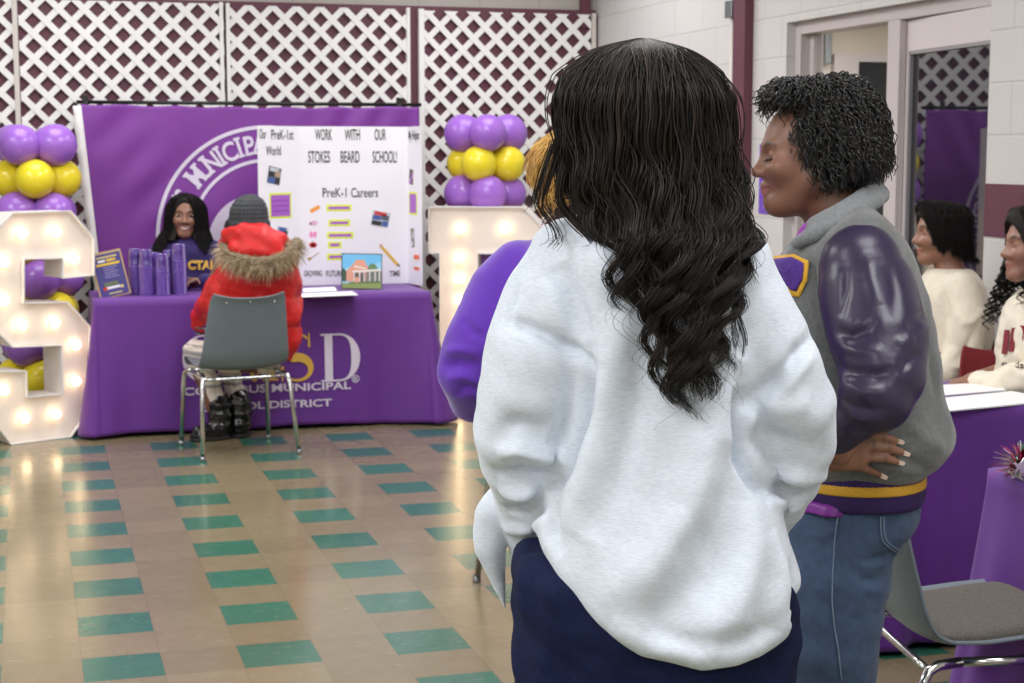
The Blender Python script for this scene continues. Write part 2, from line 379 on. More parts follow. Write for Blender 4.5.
def ring(r0, r1, n=120):
    v = []; f = []
    for k in range(n):
        a = 2*PI*k/n
        for r in (r0, (r0+r1)/2, r1): v.append((seal_c[0]+r*math.cos(a), 0, seal_c[1]+r*math.sin(a)))
        j = (k+1) % n
        for c_ in (0, 1): f.append((k*3+c_, k*3+c_+1, j*3+c_+1, j*3+c_))
    return v, f
for r0, r1 in ((RO-.022, RO), (RI-.02, RI)):
    v, f = ring(r0, r1); link('seal_ring', mesh_np('seal_ring', on_banner(v), f), M['silver_print'], bn)
def slab(ch, size):
    """a heavy letter with slab feet; returns verts (x,z) centred on x, faces, width"""
    v, f = text_mesh(ch, size, size*.02); 
    if len(v) == 0: return v, f
    xm = (v[:, 0].min()+v[:, 0].max())/2; v = v.copy(); v[:, 0] -= xm; v[:, 0] *= .80; zb, zt = 0, size*.73; w_ = v[:, 0].max()
    stems = {'M': ([-1, 1], [-1, 1]), 'U': ([], [-1, 1]), 'N': ([-1], [-1]), 'I': ([0], [0]), 'P': ([-.62], []), 'B': ([], []), 'A': ([-1, 1], []), 'L': ([], [-.6]), 'H': ([-1, 1], [-1, 1]), 'R': ([-.7, .8], []), 'T': ([0], []), 'D': ([], [])}.get(ch, ([], []))
    v = list(map(tuple, v)); f = list(f); sw = size*.12; sh = size*.10
    for lst, zc in ((stems[0], zb), (stems[1], zt)):
        for e in lst:
            cx = e*(w_-size*.06); n0 = len(v); z0 = zc-(.02*size if zc == 0 else sh-.02*size); z1 = z0+sh
            v += [(cx-sw, z0, .0005), (cx+sw, z0, .0005), (cx+sw, z1, .0005), (cx-sw, z1, .0005)]; f += [[n0, n0+1, n0+2, n0+3]]
    return np.array(v), f
def arc_text(txt, a0, step, rad, size):
    V_ = []; F_ = []
    for k, ch in enumerate(txt):
        if ch == ' ': continue
        v, f = slab(ch, size); a = math.radians(a0-step*k); n0 = len(V_)
        for p in v:
            r = rad+p[1]; x = seal_c[0]+r*math.cos(a)+p[0]*math.sin(a); z = seal_c[1]+r*math.sin(a)-p[0]*math.cos(a); V_.append((x, 0, z))
        F_ += [[i+n0 for i in q] for q in f]
    return V_, F_
TS = (RO-RI)*.80
for word, a0 in (('COLUMBUS', 199.), ('MUNICIPAL', 139.5), ('SCHOOL', 74.), ('DISTRICT', 28.)):
    v, f = arc_text(word, a0, 6.45, RI+.033, TS); link('seal_lettering', mesh_np('seal_lettering', on_banner(v, .005), f, False), M['silver_print'], bn)
def c_letter(cx, cz, r, n=40):
    """big roman C: thick left bowl, thin ends with barbs"""
    out = []; inn = []
    for k in range(n+1):
        a = math.radians(40+280*k/n); th = .07*r+.30*r*max(0, math.cos(a-PI))**1.1
        out.append((cx+r*.86*math.cos(a), cz+r*math.sin(a))); inn.append((cx+(r*.86-th)*math.cos(a), cz+(r-.07*r-.02*r*abs(math.cos(a)))*math.sin(a)))
    v = out+inn; m = n+1; f = [(k, k+1, m+k+1, m+k) for k in range(n)]
    for s in (1, -1):
        n0 = len(v); x0 = cx+r*.66; v += [(x0-.06*r, cz+s*r*.62), (x0+.05*r, cz+s*r*.40), (x0+.09*r, cz+s*r*.98), (x0-.02*r, cz+s*r*.84)]; f.append((n0, n0+1, n0+2, n0+3))
    return v, f
pA, pB = ony(207, 235, BY), ony(207, 196, BY)
cr = .30; ccx = pA[0]-bn.location[0]+cr*.86; 
v, f = c_letter(ccx, seal_c[1]-.06, cr); link('seal_monogram', mesh_np('seal_monogram', on_banner([(a, 0, b_) for a, b_ in v]), f, False), M['silver_print'], bn)
# stand: top pole, two uprights and feet
st = thing('banner_stand', 'thin black metal stand carrying the purple banner behind the table', 'banner stand', ((bx0+bx1)/2, BY+.05, 0))
MB().tube([(-BWD/2-.02, -.02, bz1+.012), (BWD/2+.02, -.02, bz1+.012)], .011, 8).build('crossbar', M['black'], st)
for px_ in (88, 402):
    xx = ony(px_, 104, BY)[0]-st.location[0]
    MB().tube([(xx, .03, .02), (xx, .0, bz1-.05), (xx-.012, -.03, bz1+.02)], .013, 8).build('upright', M['black'], st)
    MB().box((xx-.03, -.035, bz1-.06), (xx+.0, -.012, bz1+.055)).build('clip', M['black'], st, bev=.004)
    for dx, dy in ((-.3, .04), (.3, .04), (0, .26)):
        MB().tube([(xx, .03, .16), (xx+dx, dy, .012)], .009, 6).build('foot', M['black'], st)
# ================================================================ DRAPED TABLES
def drape_table(name, label, x0, x1, y0, y1, zt, loc, seed, flare=.10, amp=.02, kf=9., zb=.015, front_calm=True, seam=False, rot=0., left_tight=0.):
    """folding table under a fitted-looking loose cloth; returns (root, front_y(x,z))"""
    tb = thing('folding_table', label[0], 'table', loc, rot)
    m = MB(); m.box((x0+.012, y0+.012, zt-.035), (x1-.012, y1-.012, zt-.006)); m.build('tabletop', mat(name+'_top', srgb(205, 200, 190), .5), tb, bev=.005)
    for sx in (x0+.14, x1-.14):
        for sy in (y0+.1, y1-.1):
            MB().tube([(sx, sy, 0), (sx, sy, zt-.03)], .013, 8).build('leg', M['steel'], tb)
    cl = thing('tablecloth', label[1], 'tablecloth', loc, rot)
    r = .012; W, D = x1-x0, y1-y0; per = []; ds = .012 if W+D < 4 else .015
    def side(p, q, nrm, tag_):
        L = math.dist(p, q); n = max(2, int(L/ds))
        for k in range(n):
            s = k/n; per.append((p[0]+(q[0]-p[0])*s, p[1]+(q[1]-p[1])*s, nrm, tag_, s, L))
    def corner(c, a0, tag_):
        for k in range(8): a = a0+PI/2*k/8; per.append((c[0]+r*math.cos(a), c[1]+r*math.sin(a), (math.cos(a), math.sin(a)), tag_, k/8, 0))
    side((x0+r, y0), (x1-r, y0), (0, -1), 'f'); corner((x1-r, y0+r), -PI/2, 'c')
    side((x1, y0+r), (x1, y1-r), (1, 0), 's'); corner((x1-r, y1-r), 0, 'c')
    side((x1-r, y1), (x0+r, y1), (0, 1), 'b'); corner((x0+r, y1-r), PI/2, 'c')
    side((x0, y1-r), (x0, y0+r), (-1, 0), 's'); corner((x0+r, y0+r), PI, 'c')
    rng = random.Random(seed); ph = [rng.uniform(0, 6.28) for _ in range(6)]
    N = len(per); rows = 34; verts = []; H = zt-zb
    def off(x, y, tg, s, L, t):
        e = 1.0 if tg == 'c' else math.exp(-min(s, 1-s)*L/.16) if L else 1
        u = x*1.0+y*1.13; k = amp*(.42 if (tg == 'f' and front_calm) else 1.)
        wv = math.sin(kf*u+ph[0]+.8*math.sin(2.3*u+ph[1]))*.6+math.sin(kf*2.1*u+ph[2])*.3+.25*math.sin(kf*3.3*u+ph[3])
        return flare*(.25+.75*e)*(1-left_tight*(1-min(1, max(0, (x-x0)/.3))))*t**1.15*(1 if tg != 'f' else .55+.45*e)+k*(wv+.6)*t**1.2+.004
    for j in range(rows+1):
        t = j/rows; z = zt+.004-H*t if j > 1 else zt+.004-(.004 if j else 0)
        for (x, y, nrm, tg, s, L) in per:
            o_ = off(x, y, tg, s, L, t) if j > 0 else -.004
            dz = .006*math.sin(7*x+5*y+ph[4])*t
            verts.append((x+nrm[0]*o_, y+nrm[1]*o_, max(.004, z+dz)))
    faces = [(j*N+k, (j+1)*N+k, (j+1)*N+(k+1) % N, j*N+(k+1) % N) for j in range(rows) for k in range(N)]
    faces.append(list(range(N)))
    me = mesh_np('cloth', verts, faces); ob = link('cloth', me, M['purple_cloth'], cl)
    md = ob.modifiers.new('t', 'SOLIDIFY'); md.thickness = .0025; md.offset = -1
    def front(x, z):
        t = min(1, max(0, (zt-z)/H)); s = (x-x0)/W; return y0-off(x, y0, 'f', s, W, t)
    return tb, cl, front
TZ = .728
TX_0, TX_1, TY_0, TY_1 = .318, 2.125, 8.80, 9.40
tb, tcl, front = drape_table('booth', ('long folding table standing under the lettered purple cloth at the booth', 'purple tablecloth with large gold and silver letters on the booth table'), TX_0, TX_1, TY_0, TY_1, TZ, (0, 0, 0), 3, flare=.12, amp=.034, kf=11, left_tight=.55)
def on_cloth(v, off=.006):
    v = np.array(v, float); v[:, 1] = [front(p[0], p[2])-off for p in v]; return v
def fpos(px, py): p = ony(px, py, TY_0-.04); return p[0], p[2]
def cloth_poly(name, polys, m):
    V_ = []; F_ = []
    for (v, f) in polys:
        n0 = len(V_); V_ += [(a, 0, b_) for a, b_ in v]; F_ += [[i+n0 for i in q] for q in f]
    return link(name, mesh_np(name, on_cloth(V_), F_, False), m, tcl)
def strip(outer, inner):
    n = len(outer); return list(outer)+list(inner), [(k, k+1, n+k+1, n+k) for k in range(n-1)]
xa, zt_ = fpos(321, 334.5); xb, zb_ = fpos(361, 380.5)
def letter_D(x0, x1, z0, z1):
    h = z1-z0; w = x1-x0; st = .2*w; sx = x0+.1*w; P = []
    P.append(([(sx, z0), (sx+st, z0), (sx+st, z1), (sx, z1)], [(0, 1, 2, 3)]))
    for z in (z0, z1-.035*h): P.append(([(x0, z), (sx+st+.2*w, z), (sx+st+.2*w, z+.035*h), (x0, z+.035*h)], [(0, 1, 2, 3)]))
    o_, i_ = [], []
    for k in range(25):
        a = PI/2-PI*k/24; o_.append((x0+.48*w+.52*w*math.cos(a), (z0+z1)/2+h/2*math.sin(a))); i_.append((x0+.46*w+(.52*w-.2*w*math.cos(a))*math.cos(a)*.98, (z0+z1)/2+(h/2-.035*h)*math.sin(a)))
    P.append(strip(o_, i_)); return P
cloth_poly('letter_d', letter_D(xa, xb, zb_, zt_), M['silver_print'])
def letter_S(x0, x1, z0, z1):
    cx = (x0+x1)/2; h = z1-z0; w = x1-x0; pts = []
    for k in range(41):
        t = k/40
        if t < .5: a = math.radians(35+235*(t/.5)); px_ = cx+.40*w*math.cos(a); pz = z1-.25*h-.02*h+.25*h*math.sin(a)
        else: a = math.radians(90-235*((t-.5)/.5)); px_ = cx+.42*w*math.cos(a); pz = z0+.26*h+.24*h*math.sin(a)
        pts.append((px_, pz))
    o_, i_ = [], []
    for k, p in enumerate(pts):
        a = pts[max(0, k-1)]; b_ = pts[min(40, k+1)]; d = np.array([b_[0]-a[0], b_[1]-a[1]]); d /= np.linalg.norm(d)+1e-9; n = np.array([-d[1], d[0]])
        th = w*(.035+.105*math.exp(-((k-20)/9.)**2))
        o_.append((p[0]+n[0]*th, p[1]+n[1]*th)); i_.append((p[0]-n[0]*th, p[1]-n[1]*th))
    P = [strip(o_, i_)]
    P.append(([(x1-.16*w, z1-.30*h), (x1-.08*w, z1-.30*h), (x1-.10*w, z1), (x1-.14*w, z1)], [(0, 1, 2, 3)]))
    P.append(([(x0+.02*w, z0), (x0+.06*w, z0), (x0+.10*w, z0+.32*h), (x0+.0*w, z0+.32*h)], [(0, 1, 2, 3)])); return P
sxa, szt = fpos(281, 334); sxb, szb = fpos(314, 381)
cloth_poly('letter_s', letter_S(sxa, sxb, szb, szt), M['gold_print'])
mxa, mzt = fpos(230, 335); mxb, mzb = fpos(279, 381)
def letter_M(x0, x1, z0, z1):
    w = x1-x0; h = z1-z0; Q = lambda *p: (list(p), [(0, 1, 2, 3)])
    P = [Q((x0+.1*w, z0), (x0+.14*w, z0), (x0+.2*w, z1), (x0+.14*w, z1)), Q((x0+.14*w, z1), (x0+.3*w, z1), (x0+.54*w, z0), (x0+.46*w, z0)), Q((x0+.5*w, z0), (x0+.54*w, z0), (x0+.86*w, z1), (x0+.8*w, z1)), Q((x0+.76*w, z0), (x0+.94*w, z0), (x0+.88*w, z1), (x0+.74*w, z1))]
    for a, b_ in ((0, .24), (.68, 1.0)): P.append(Q((x0+a*w, z0), (x0+b_*w, z0), (x0+b_*w, z0+.04*h), (x0+a*w, z0+.04*h)))
    P.append(Q((x0+.04*w, z1-.04*h), (x0+.26*w, z1-.04*h), (x0+.26*w, z1), (x0+.04*w, z1))); P.append(Q((x0+.76*w, z1-.04*h), (x1, z1-.04*h), (x1, z1), (x0+.76*w, z1))); return P
cloth_poly('letter_m', letter_M(mxa, mxb, mzb, mzt), M['gold_print'])
cxa, czt = fpos(181, 336); cxb, czb = fpos(226, 382)
cv, cf = c_letter((cxa+cxb)/2, (czt+czb)/2, (czt-czb)/2); cloth_poly('letter_c', [(cv, cf)], M['silver_print'])
def cloth_text(txt, px0, px1, pyb, name):
    v, f = text_mesh(txt, 1, .022); x0, z0 = fpos(px0, pyb); x1, _ = fpos(px1, pyb); k = (x1-x0)/(v[:, 0].max()-v[:, 0].min())
    w = np.stack([x0+(v[:, 0]-v[:, 0].min())*k, 0*v[:, 0], z0+v[:, 1]*k*.68], -1); link(name, mesh_np(name, on_cloth(w), f, False), M['silver_print'], tcl)
cloth_text('COLUMBUS MUNICIPAL', 184, 351.5, 395.8, 'lettering'); cloth_text('SCHOOL DISTRICT', 204, 332, 411.5, 'lettering')
rx, rz = fpos(356, 379); o_ = [(rx+.021*math.cos(2*PI*k/24), rz+.021*math.sin(2*PI*k/24)) for k in range(25)]; i_ = [(rx+.016*math.cos(2*PI*k/24), rz+.016*math.sin(2*PI*k/24)) for k in range(25)]
v, f = text_mesh('R', .03, .0008); v[:, 0] += rx-.009; v[:, 1] += rz-.011
cloth_poly('registered_mark', [strip(o_, i_), (v[:, :2].tolist(), f)], M['silver_print'])
# ================================================================ CUPS (upside-down stacks)
M['cup'] = mat('purple_tinted_plastic', srgb(92, 58, 156), .12, trans=.35, spec=.6)
prof = [(.0, .098), (.031, .098), (.0332, .095), (.0355, .052), (.0382, .008), (.0395, .006), (.0395, .0), (.037, .0), (.0368, .006), (.0340, .052), (.0312, .092), (.0, .094)]
cup_me = MB().lathe(prof, 24).build('cup_tmp', M['cup'], None); cup_mesh = cup_me.data; bpy.data.objects.remove(cup_me)
rim_me = MB().lathe([(.0396, .001), (.0408, .003), (.0396, .0055), (.0386, .003)], 24).build('rim_tmp', mat('purple_rim', srgb(126, 92, 186), .2), None); rim_mesh = rim_me.data; bpy.data.objects.remove(rim_me)
ordn = ['lowest', 'second', 'third', 'fourth', 'fifth', 'sixth', 'seventh', 'eighth', 'ninth', 'tenth', 'eleventh', 'twelfth', 'thirteenth', 'fourteenth', 'fifteenth', 'sixteenth']
for (px_, topy, y_, desc) in ((136, 248.5, 9.05, 'leftmost stack, beside the flyer'), (146.5, 249, 8.98, 'second stack from the flyer'), (155.5, 252.5, 9.10, 'half-hidden third stack from the flyer'), (162.5, 253.5, 8.97, 'short front stack in the middle'), (170, 249.5, 9.10, 'stack right behind the tallest'), (179.5, 244, 9.0, 'tallest stack, nearest the child')):
    x_ = ony(px_, 280, y_)[0]; top = ony(px_, topy, y_)[2]; n = max(3, min(16, int(round((top-TZ-.006-.098)/.0125))+1))
    for k in range(n):
        w_ = 'topmost' if k == n-1 else ordn[k]
        o = thing('plastic_cup', f'purple plastic cup, {w_} {"in" if k==n-1 else "from bottom in"} {desc}', 'cup', (x_, y_, TZ+.006+.0125*k), 0, 'purple plastic cups stacked on the booth table')
        a = bpy.data.objects.new('wall', cup_mesh); C.objects.link(a); a.parent = o; a.name = 'cup_wall'
        a = bpy.data.objects.new('rim', rim_mesh); C.objects.link(a); a.parent = o
# ================================================================ FLYER IN STAND
def colour(n, r, g, b, rough=.5): 
    k = 'c_'+n
    if k not in M: M[k] = mat(n, srgb(r, g, b), rough)
    return M[k]
fp = onz(110, 300, TZ); fpx = ony(116, 295, 8.95)
ff = thing('flyer_frame', 'purple and gold flyer in a thin gold frame at the table left end', 'framed flyer', (fpx[0], 8.95, TZ+.006), math.radians(6))
T = Matrix.Rotation(math.radians(-14), 4, 'X') @ Matrix.Shear('XZ', 4, (0, 0)) 
T = Matrix.Rotation(math.radians(-10), 4, 'X') @ Matrix.Rotation(math.radians(-11), 4, 'Y')
fw_, fh_ = .075, .235
MB().box((-fw_-.008, 0, 0), (fw_+.008, .006, fh_+.012), M=T).build('frame', colour('frame_gold', 190, 160, 110), ff)
MB().box((-fw_, -.002, .006), (fw_, .0, fh_), M=T).build('sheet', colour('sheet_purple', 66, 58, 128), ff)
def bar(x0, x1, z0, z1, c): MB().box((x0, -.0035, z0), (x1, -.002, z1), M=T).build('printed_line', c, ff)
bar(-.055, .055, .212, .221, colour('pale_gold', 205, 190, 120)); bar(-.05, -.012, .192, .204, colour('white_line', 230, 228, 232)); bar(-.005, .045, .192, .204, colour('yellow_line', 226, 190, 60)); bar(-.062, .062, .172, .184, colour('yellow_line', 0, 0, 0))
for k in range(5): bar(-.03, .045-.012*(k % 2), .158-.013*k, .162-.013*k, colour('lilac_line', 150, 140, 190))
bar(-.045, .03, .062, .082, colour('green_band', 96, 110, 80)); bar(-.042, .035, .045, .058, colour('white_line', 0, 0, 0)); bar(-.03, .04, .018, .024, colour('pale_gold', 0, 0, 0))
m = MB(); m.prism([(-.045+.011*math.cos(2*PI*k/16), .05+.011*math.sin(2*PI*k/16)) for k in range(16)], .002, .005, T @ MXZ); m.build('apple_print', colour('apple_red', 190, 50, 40), ff)
m = MB(); m.prism([(.045+.009*math.cos(2*PI*k/16), .048+.009*math.sin(2*PI*k/16)) for k in range(16)], .002, .005, T @ MXZ); m.build('round_print', colour('pale_gold', 0, 0, 0), ff)
MB().box((-.02, .005, .0), (.02, .07, .006)).build('easel_foot', colour('frame_gold', 0, 0, 0), ff)
# ================================================================ TRIFOLD BOARD
by_ = 9.385; pl_, pr_ = ony(301, 280, by_), ony(408, 280, by_); ptop = ony(350, 126.5, by_)
bd = thing('trifold_board', 'white trifold display board with black lettering standing on the table', 'display board', ((pl_[0]+pr_[0])/2, by_, TZ+.005))
hw_ = (pr_[0]-pl_[0])/2; bh = ptop[2]-TZ-.005
MB().box((-hw_, 0, 0), (hw_, .005, bh)).build('centre_panel', M['board'], bd)
WL = .305
aL, aR = math.radians(33), math.radians(82)
ML = Matrix.Translation((-hw_, 0, 0)) @ Matrix.Rotation(aL, 4, 'Z') @ Matrix.Translation((-WL, 0, 0))     # local x 0..WL ends at the fold
MR = Matrix.Translation((hw_, 0, 0)) @ Matrix.Rotation(-aR, 4, 'Z')
MB().box((0, 0, 0), (WL, .005, bh), M=ML).build('wing_panel', M['board'], bd, 'left wing panel')
WR = .225
MB().box((0, 0, 0), (WR, .005, bh), M=MR).build('wing_panel', M['board'], bd, 'right wing panel turned forward')
ID = Matrix.Identity(4)
def btext(txt, x0, x1, z, h, Mx, off=.012, name='lettering', c='ink'):
    v, f = text_mesh(txt, 1, off); k = (x1-x0)/(v[:, 0].max()-v[:, 0].min()); w = [Mx @ Vector((x0+(p[0]-v[:, 0].min())*k, -.0015, z+p[1]/.73*h)) for p in v]
    link(name, mesh_np(name, w, f, False), M[c], bd)
def brect(x0, x1, z0, z1, c, Mx=ID, d=.001, rot=0, name='paper_label', parent=bd):
    cx, cz = (x0+x1)/2, (z0+z1)/2; R = Matrix.Translation((cx, 0, cz)) @ Matrix.Rotation(rot, 4, 'Y')
    return MB().box((x0-cx, -d, z0-cz), (x1-cx, 0, z1-cz), M=Mx @ R).build(name, c, parent)
def bp_(px, py): p = ony(px, py, by_); return p[0]-bd.location[0], p[2]-bd.location[2]
def words(lst, py0, py1, off=.012):
    for t_, a, b_ in lst:
        x0, z1 = bp_(a, py0); x1, z0 = bp_(b_, py1); btext(t_, x0, x1, z0, z1-z0, ID, off)
words((('WORK', 315, 332), ('WITH', 344.5, 360), ('OUR', 374.5, 386)), 128.5, 140)
words((('STOKES', 308, 330), ('BEARD', 340.5, 359.5), ('SCHOOL!', 372.5, 397)), 150.5, 162.5)
words((('PreK-1', 322.5, 346.5), ('Careers', 351, 378)), 187.5, 197, .008)
words((('GROWING', 304, 322), ('FUTURES', 326, 345), ('TIME', 389.5, 400)), 270.5, 276, .015)
kz = lambda py: bp_(350, py)[1]
def lx(px): return WL*(px-257)/(301-257)
for t_, a, b_, p0, p1 in (('Our', 258.5, 265.5, 129, 139), ('PreK-1st', 271, 295, 129.5, 139.5), ('World', 265, 281, 145.5, 155)):
    btext(t_, lx(a), lx(b_), kz(p1), kz(p0)-kz(p1), ML, .008)
btext('My Helper', .03, .2, kz(139.5), .055, MR, .008)
# photographs, labels and cut-outs
def photo(x, z, w, h, rot, Mx, cols):
    R = Mx @ Matrix.Translation((x, 0, z)) @ Matrix.Rotation(rot, 4, 'Y')
    g = MB().box((-w/2, -.002, -h/2), (w/2, 0, h/2), M=R).build('photo', cols[0], bd)
    for k, (a, b_, c_, d_) in enumerate(((-.46, .0, -.1, .2), (.02, .46, -.05, .3), (-.4, .3, .22, .46), (-.46, .1, -.46, -.16), (.12, .46, -.44, -.1))):
        MB().box((a*w, -.003, c_*h), (b_*w, -.002, d_*h), M=R).build('photo_figures', cols[1+k % (len(cols)-1)], g)
g1, g2, g3, g4, g5 = colour('photo_slate', 92, 98, 112), colour('photo_blue', 70, 96, 160), colour('photo_tan', 176, 152, 128), colour('photo_dark', 48, 46, 52), colour('photo_pale', 196, 204, 212)
photo(lx(273.5), kz(175), .093, .095, .2, ML, (g1, g4, g3, g5, g2)); photo(lx(281), kz(234), .08, .1, .15, ML, (g5, g1, g4, g2))
photo(*bp_(380.5, 219), .105, .088, .2, ID, (g5, g2, g1, colour('photo_red', 200, 62, 60), g4))
yl = colour('neon_yellow', 226, 240, 70); pu = colour('label_purple', 168, 96, 196)
brect(lx(268), lx(291.5), kz(217), kz(192), yl, ML); brect(lx(269.5), lx(290), kz(215), kz(194), pu, ML, .002)
for q in range(3): brect(lx(271), lx(288), kz(200+5*q), kz(199.2+5*q), colour('label_line', 120, 60, 150), ML, .003, name='printed_line')
for x0, x1, py in ((326.5, 351.5, 208), (328.5, 350, 223), (327, 353.5, 235.5), (328, 341.5, 245), (327, 346, 257)):
    a, z = bp_(x0, py); b_, _ = bp_(x1, py); brect(a, b_, z-.019, z+.019, yl); brect(a+.012, b_-.012, z-.008, z+.008, pu, ID, .002)
def blob(pts, c, name, Mx=ID):
    m = MB(); m.prism(pts, .0, .002, Mx @ MXZ); m.build(name, c, bd)
def circ(x, z, r, n=16, sx=1): return [(x+sx*r*math.cos(2*PI*k/n), z+r*math.sin(2*PI*k/n)) for k in range(n)]
x, z = bp_(315, 209); brect(x-.03, x+.03, z-.011, z+.011, colour('crayon_orange', 240, 160, 70), ID, .002, -.5, 'crayon_cutout')
x, z = bp_(314, 223); blob(circ(x, z, .014, sx=1.5), colour('pale_pink', 222, 178, 206), 'candy_cutout'); blob(circ(x-.02, z-.004, .008), colour('mauve', 170, 130, 170), 'candy_cutout')
x, z = bp_(313, 234.5); blob(circ(x-.011, z, .018, sx=.6), colour('pink', 240, 150, 196), 'footprint_cutout'); blob(circ(x+.011, z, .018, sx=.6), colour('pink', 0, 0, 0), 'footprint_cutout')
x, z = bp_(313, 245); blob(circ(x-.007, z, .015), colour('apple', 206, 50, 58), 'apple_cutout'); blob(circ(x+.007, z, .015), colour('apple', 0, 0, 0), 'apple_cutout'); brect(x-.002, x+.002, z+.012, z+.024, colour('stem_brown', 90, 60, 40), ID, .002, name='stem_cutout')
x, z = bp_(314, 256); brect(x-.035, x+.035, z-.002, z+.002, colour('wood', 170, 140, 100), ID, .002, -.6, 'broom_cutout'); blob(circ(x-.026, z-.016, .01), colour('straw', 190, 160, 90), 'broom_cutout')
pz0 = bp_(380, 244.5); pz1 = bp_(400, 267); L = math.dist(pz0, pz1); an = math.atan2(pz0[1]-pz1[1], pz1[0]-pz0[0]); cx, cz = (pz0[0]+pz1[0])/2, (pz0[1]+pz1[1])/2
brect(cx-L/2+.015, cx+L/2-.02, cz-.008, cz+.008, colour('pencil_yellow', 226, 186, 70), ID, .004, an, 'pencil_cutout')
R = Matrix.Translation((cx, 0, cz)) @ Matrix.Rotation(an, 4, 'Y'); m = MB(); m.prism([(L/2-.02, -.008), (L/2, 0), (L/2-.02, .008)], .001, .004, R @ MXZ); m.build('pencil_tip', colour('lead', 70, 60, 50), bd); m = MB(); m.prism([(-L/2, -.008), (-L/2+.016, -.008), (-L/2+.016, .008), (-L/2, .008)], .001, .004, R @ MXZ); m.build('pencil_eraser', colour('eraser', 216, 160, 150), bd)
rx_ = lambda px: WR*(px-408)/(424.5-408)
photo(rx_(413), kz(177), .06, .09, .1, MR, (g3, g4, pu)); brect(rx_(410), rx_(419.5), kz(215), kz(192), yl, MR); brect(rx_(411), rx_(418.5), kz(213), kz(194), pu, MR, .002)
photo(rx_(414), kz(238), .05, .11, -.1, MR, (g1, g3, g5)); brect(rx_(416.5), rx_(421), kz(268.5), kz(256), colour('glue_white', 236, 236, 240), MR, .003, name='glue_stick_cutout'); brect(rx_(416), rx_(421.5), kz(259), kz(254.5), colour('glue_orange', 240, 110, 50), MR, .004, name='glue_cap_cutout'); brect(rx_(416), rx_(421.5), kz(269.5), kz(266.5), colour('glue_orange', 0, 0, 0), MR, .004, name='glue_base_cutout')
# ================================================================ SCHOOL PICTURE
py_ = 9.03; a, b_ = ony(340.5, 290, py_), ony(383, 291, py_); tpz = ony(360, 253.5, py_)
pcx = (a[0]+b_[0])/2; ph_ = tpz[2]-TZ-.006; pw_ = b_[0]-a[0]-.012
pc_ = thing('picture_card', 'picture of a brick school building under blue sky propped on the table', 'picture', (pcx, py_, TZ+.006), math.radians(-3))
T = Matrix.Rotation(math.radians(-8), 4, 'X') @ Matrix.Rotation(math.radians(2.0), 4, 'Y')
MB().box((-pw_/2, 0, 0), (pw_/2, .006, ph_), M=T).build('backing', colour('backing_dark', 60, 66, 74), pc_)
def pic(poly, d, c, nm):
    m = MB(); m.prism([(-pw_/2+.005+(pw_-.01)*x, .005+(ph_-.01)*z) for x, z in poly], .0005, d, T @ MXZ); m.build(nm, c, pc_)
pic([(0, 0), (1, 0), (1, 1), (0, 1)], .001, colour('sky', 150, 208, 236), 'picture_sky')
pic([(0, .5), (.15, .62), (.5, .62), (1, .8), (1, 1), (0, 1)], .0014, colour('sky_deep', 112, 190, 232), 'picture_sky')
pic([(.62, .45), (.66, .66), (.74, .74), (.84, .72), (.9, .6), (.9, .45)], .0016, colour('tree', 104, 140, 96), 'picture_tree')
pic([(.0, .2), (.12, .2), (.14, .45), (.06, .55), (0, .6)], .0016, colour('shrub', 56, 86, 66), 'picture_shrub')
pic([(.1, .2), (.62, .2), (.62, .5), (.66, .62), (.55, .84), (.35, .84), (.24, .66), (.1, .52)], .002, colour('brick', 222, 160, 134), 'picture_building')
pic([(.28, .16), (.6, .16), (.6, .46), (.28, .46)], .0024, colour('glass_dark', 100, 92, 88), 'picture_doors')
pic([(.62, .2), (1, .2), (1, .54), (.62, .5)], .0024, colour('porch', 110, 120, 110), 'picture_porch')
pic([(.26, .46), (1, .52), (1, .58), (.26, .52)], .0028, colour('beam', 232, 222, 214), 'picture_beam')
pic([(.3, .62), (.62, .56), (.62, .6), (.3, .67)], .0028, colour('beam', 0, 0, 0), 'picture_beam')
for x in (.3, .44, .56, .7, .84, .95): pic([(x-.015, .16), (x+.015, .16), (x+.015, .5), (x-.015, .5)], .0032, colour('beam', 0, 0, 0), 'picture_post')
pic([(0, 0), (1, 0), (1, .2), (0, .14)], .0034, colour('grass', 140, 160, 92), 'picture_lawn'); pic([(.12, .13), (.95, .16), (1, .22), (.2, .18)], .0036, colour('lawn_dark', 92, 120, 70), 'picture_hedge')
pic([(.37+.06*math.cos(2*PI*k/14), .25+.09*math.sin(2*PI*k/14)) for k in range(14)], .0038, colour('brick', 0, 0, 0), 'picture_sign')
MB().box((-.02, .006, 0), (.02, .09, .004)).build('easel_foot', colour('backing_dark', 0, 0, 0), pc_)
# papers on the booth table
for k, (pts, lb) in enumerate(((((303, 288.5), (335, 287), (337, 291), (303, 292.5)), 'white sheet of paper behind another on the booth table beside the picture'), (((300, 294), (352, 291.5), (358, 295.2), (301, 297.5)), 'white sheet of paper at the front of the booth table beside the child'))):
    P = [onz(px_, py__, TZ+.006) for px_, py__ in pts]; c0 = sum(P)/4
    t_ = thing('paper_sheet', lb, 'paper', (c0[0], c0[1], TZ+.0055), 0, 'papers on the booth table')
    m = MB(); m.prism([(p[0]-c0[0], p[1]-c0[1]) for p in P], 0, .002+.001*k); m.build('sheet', M['paper'], t_)
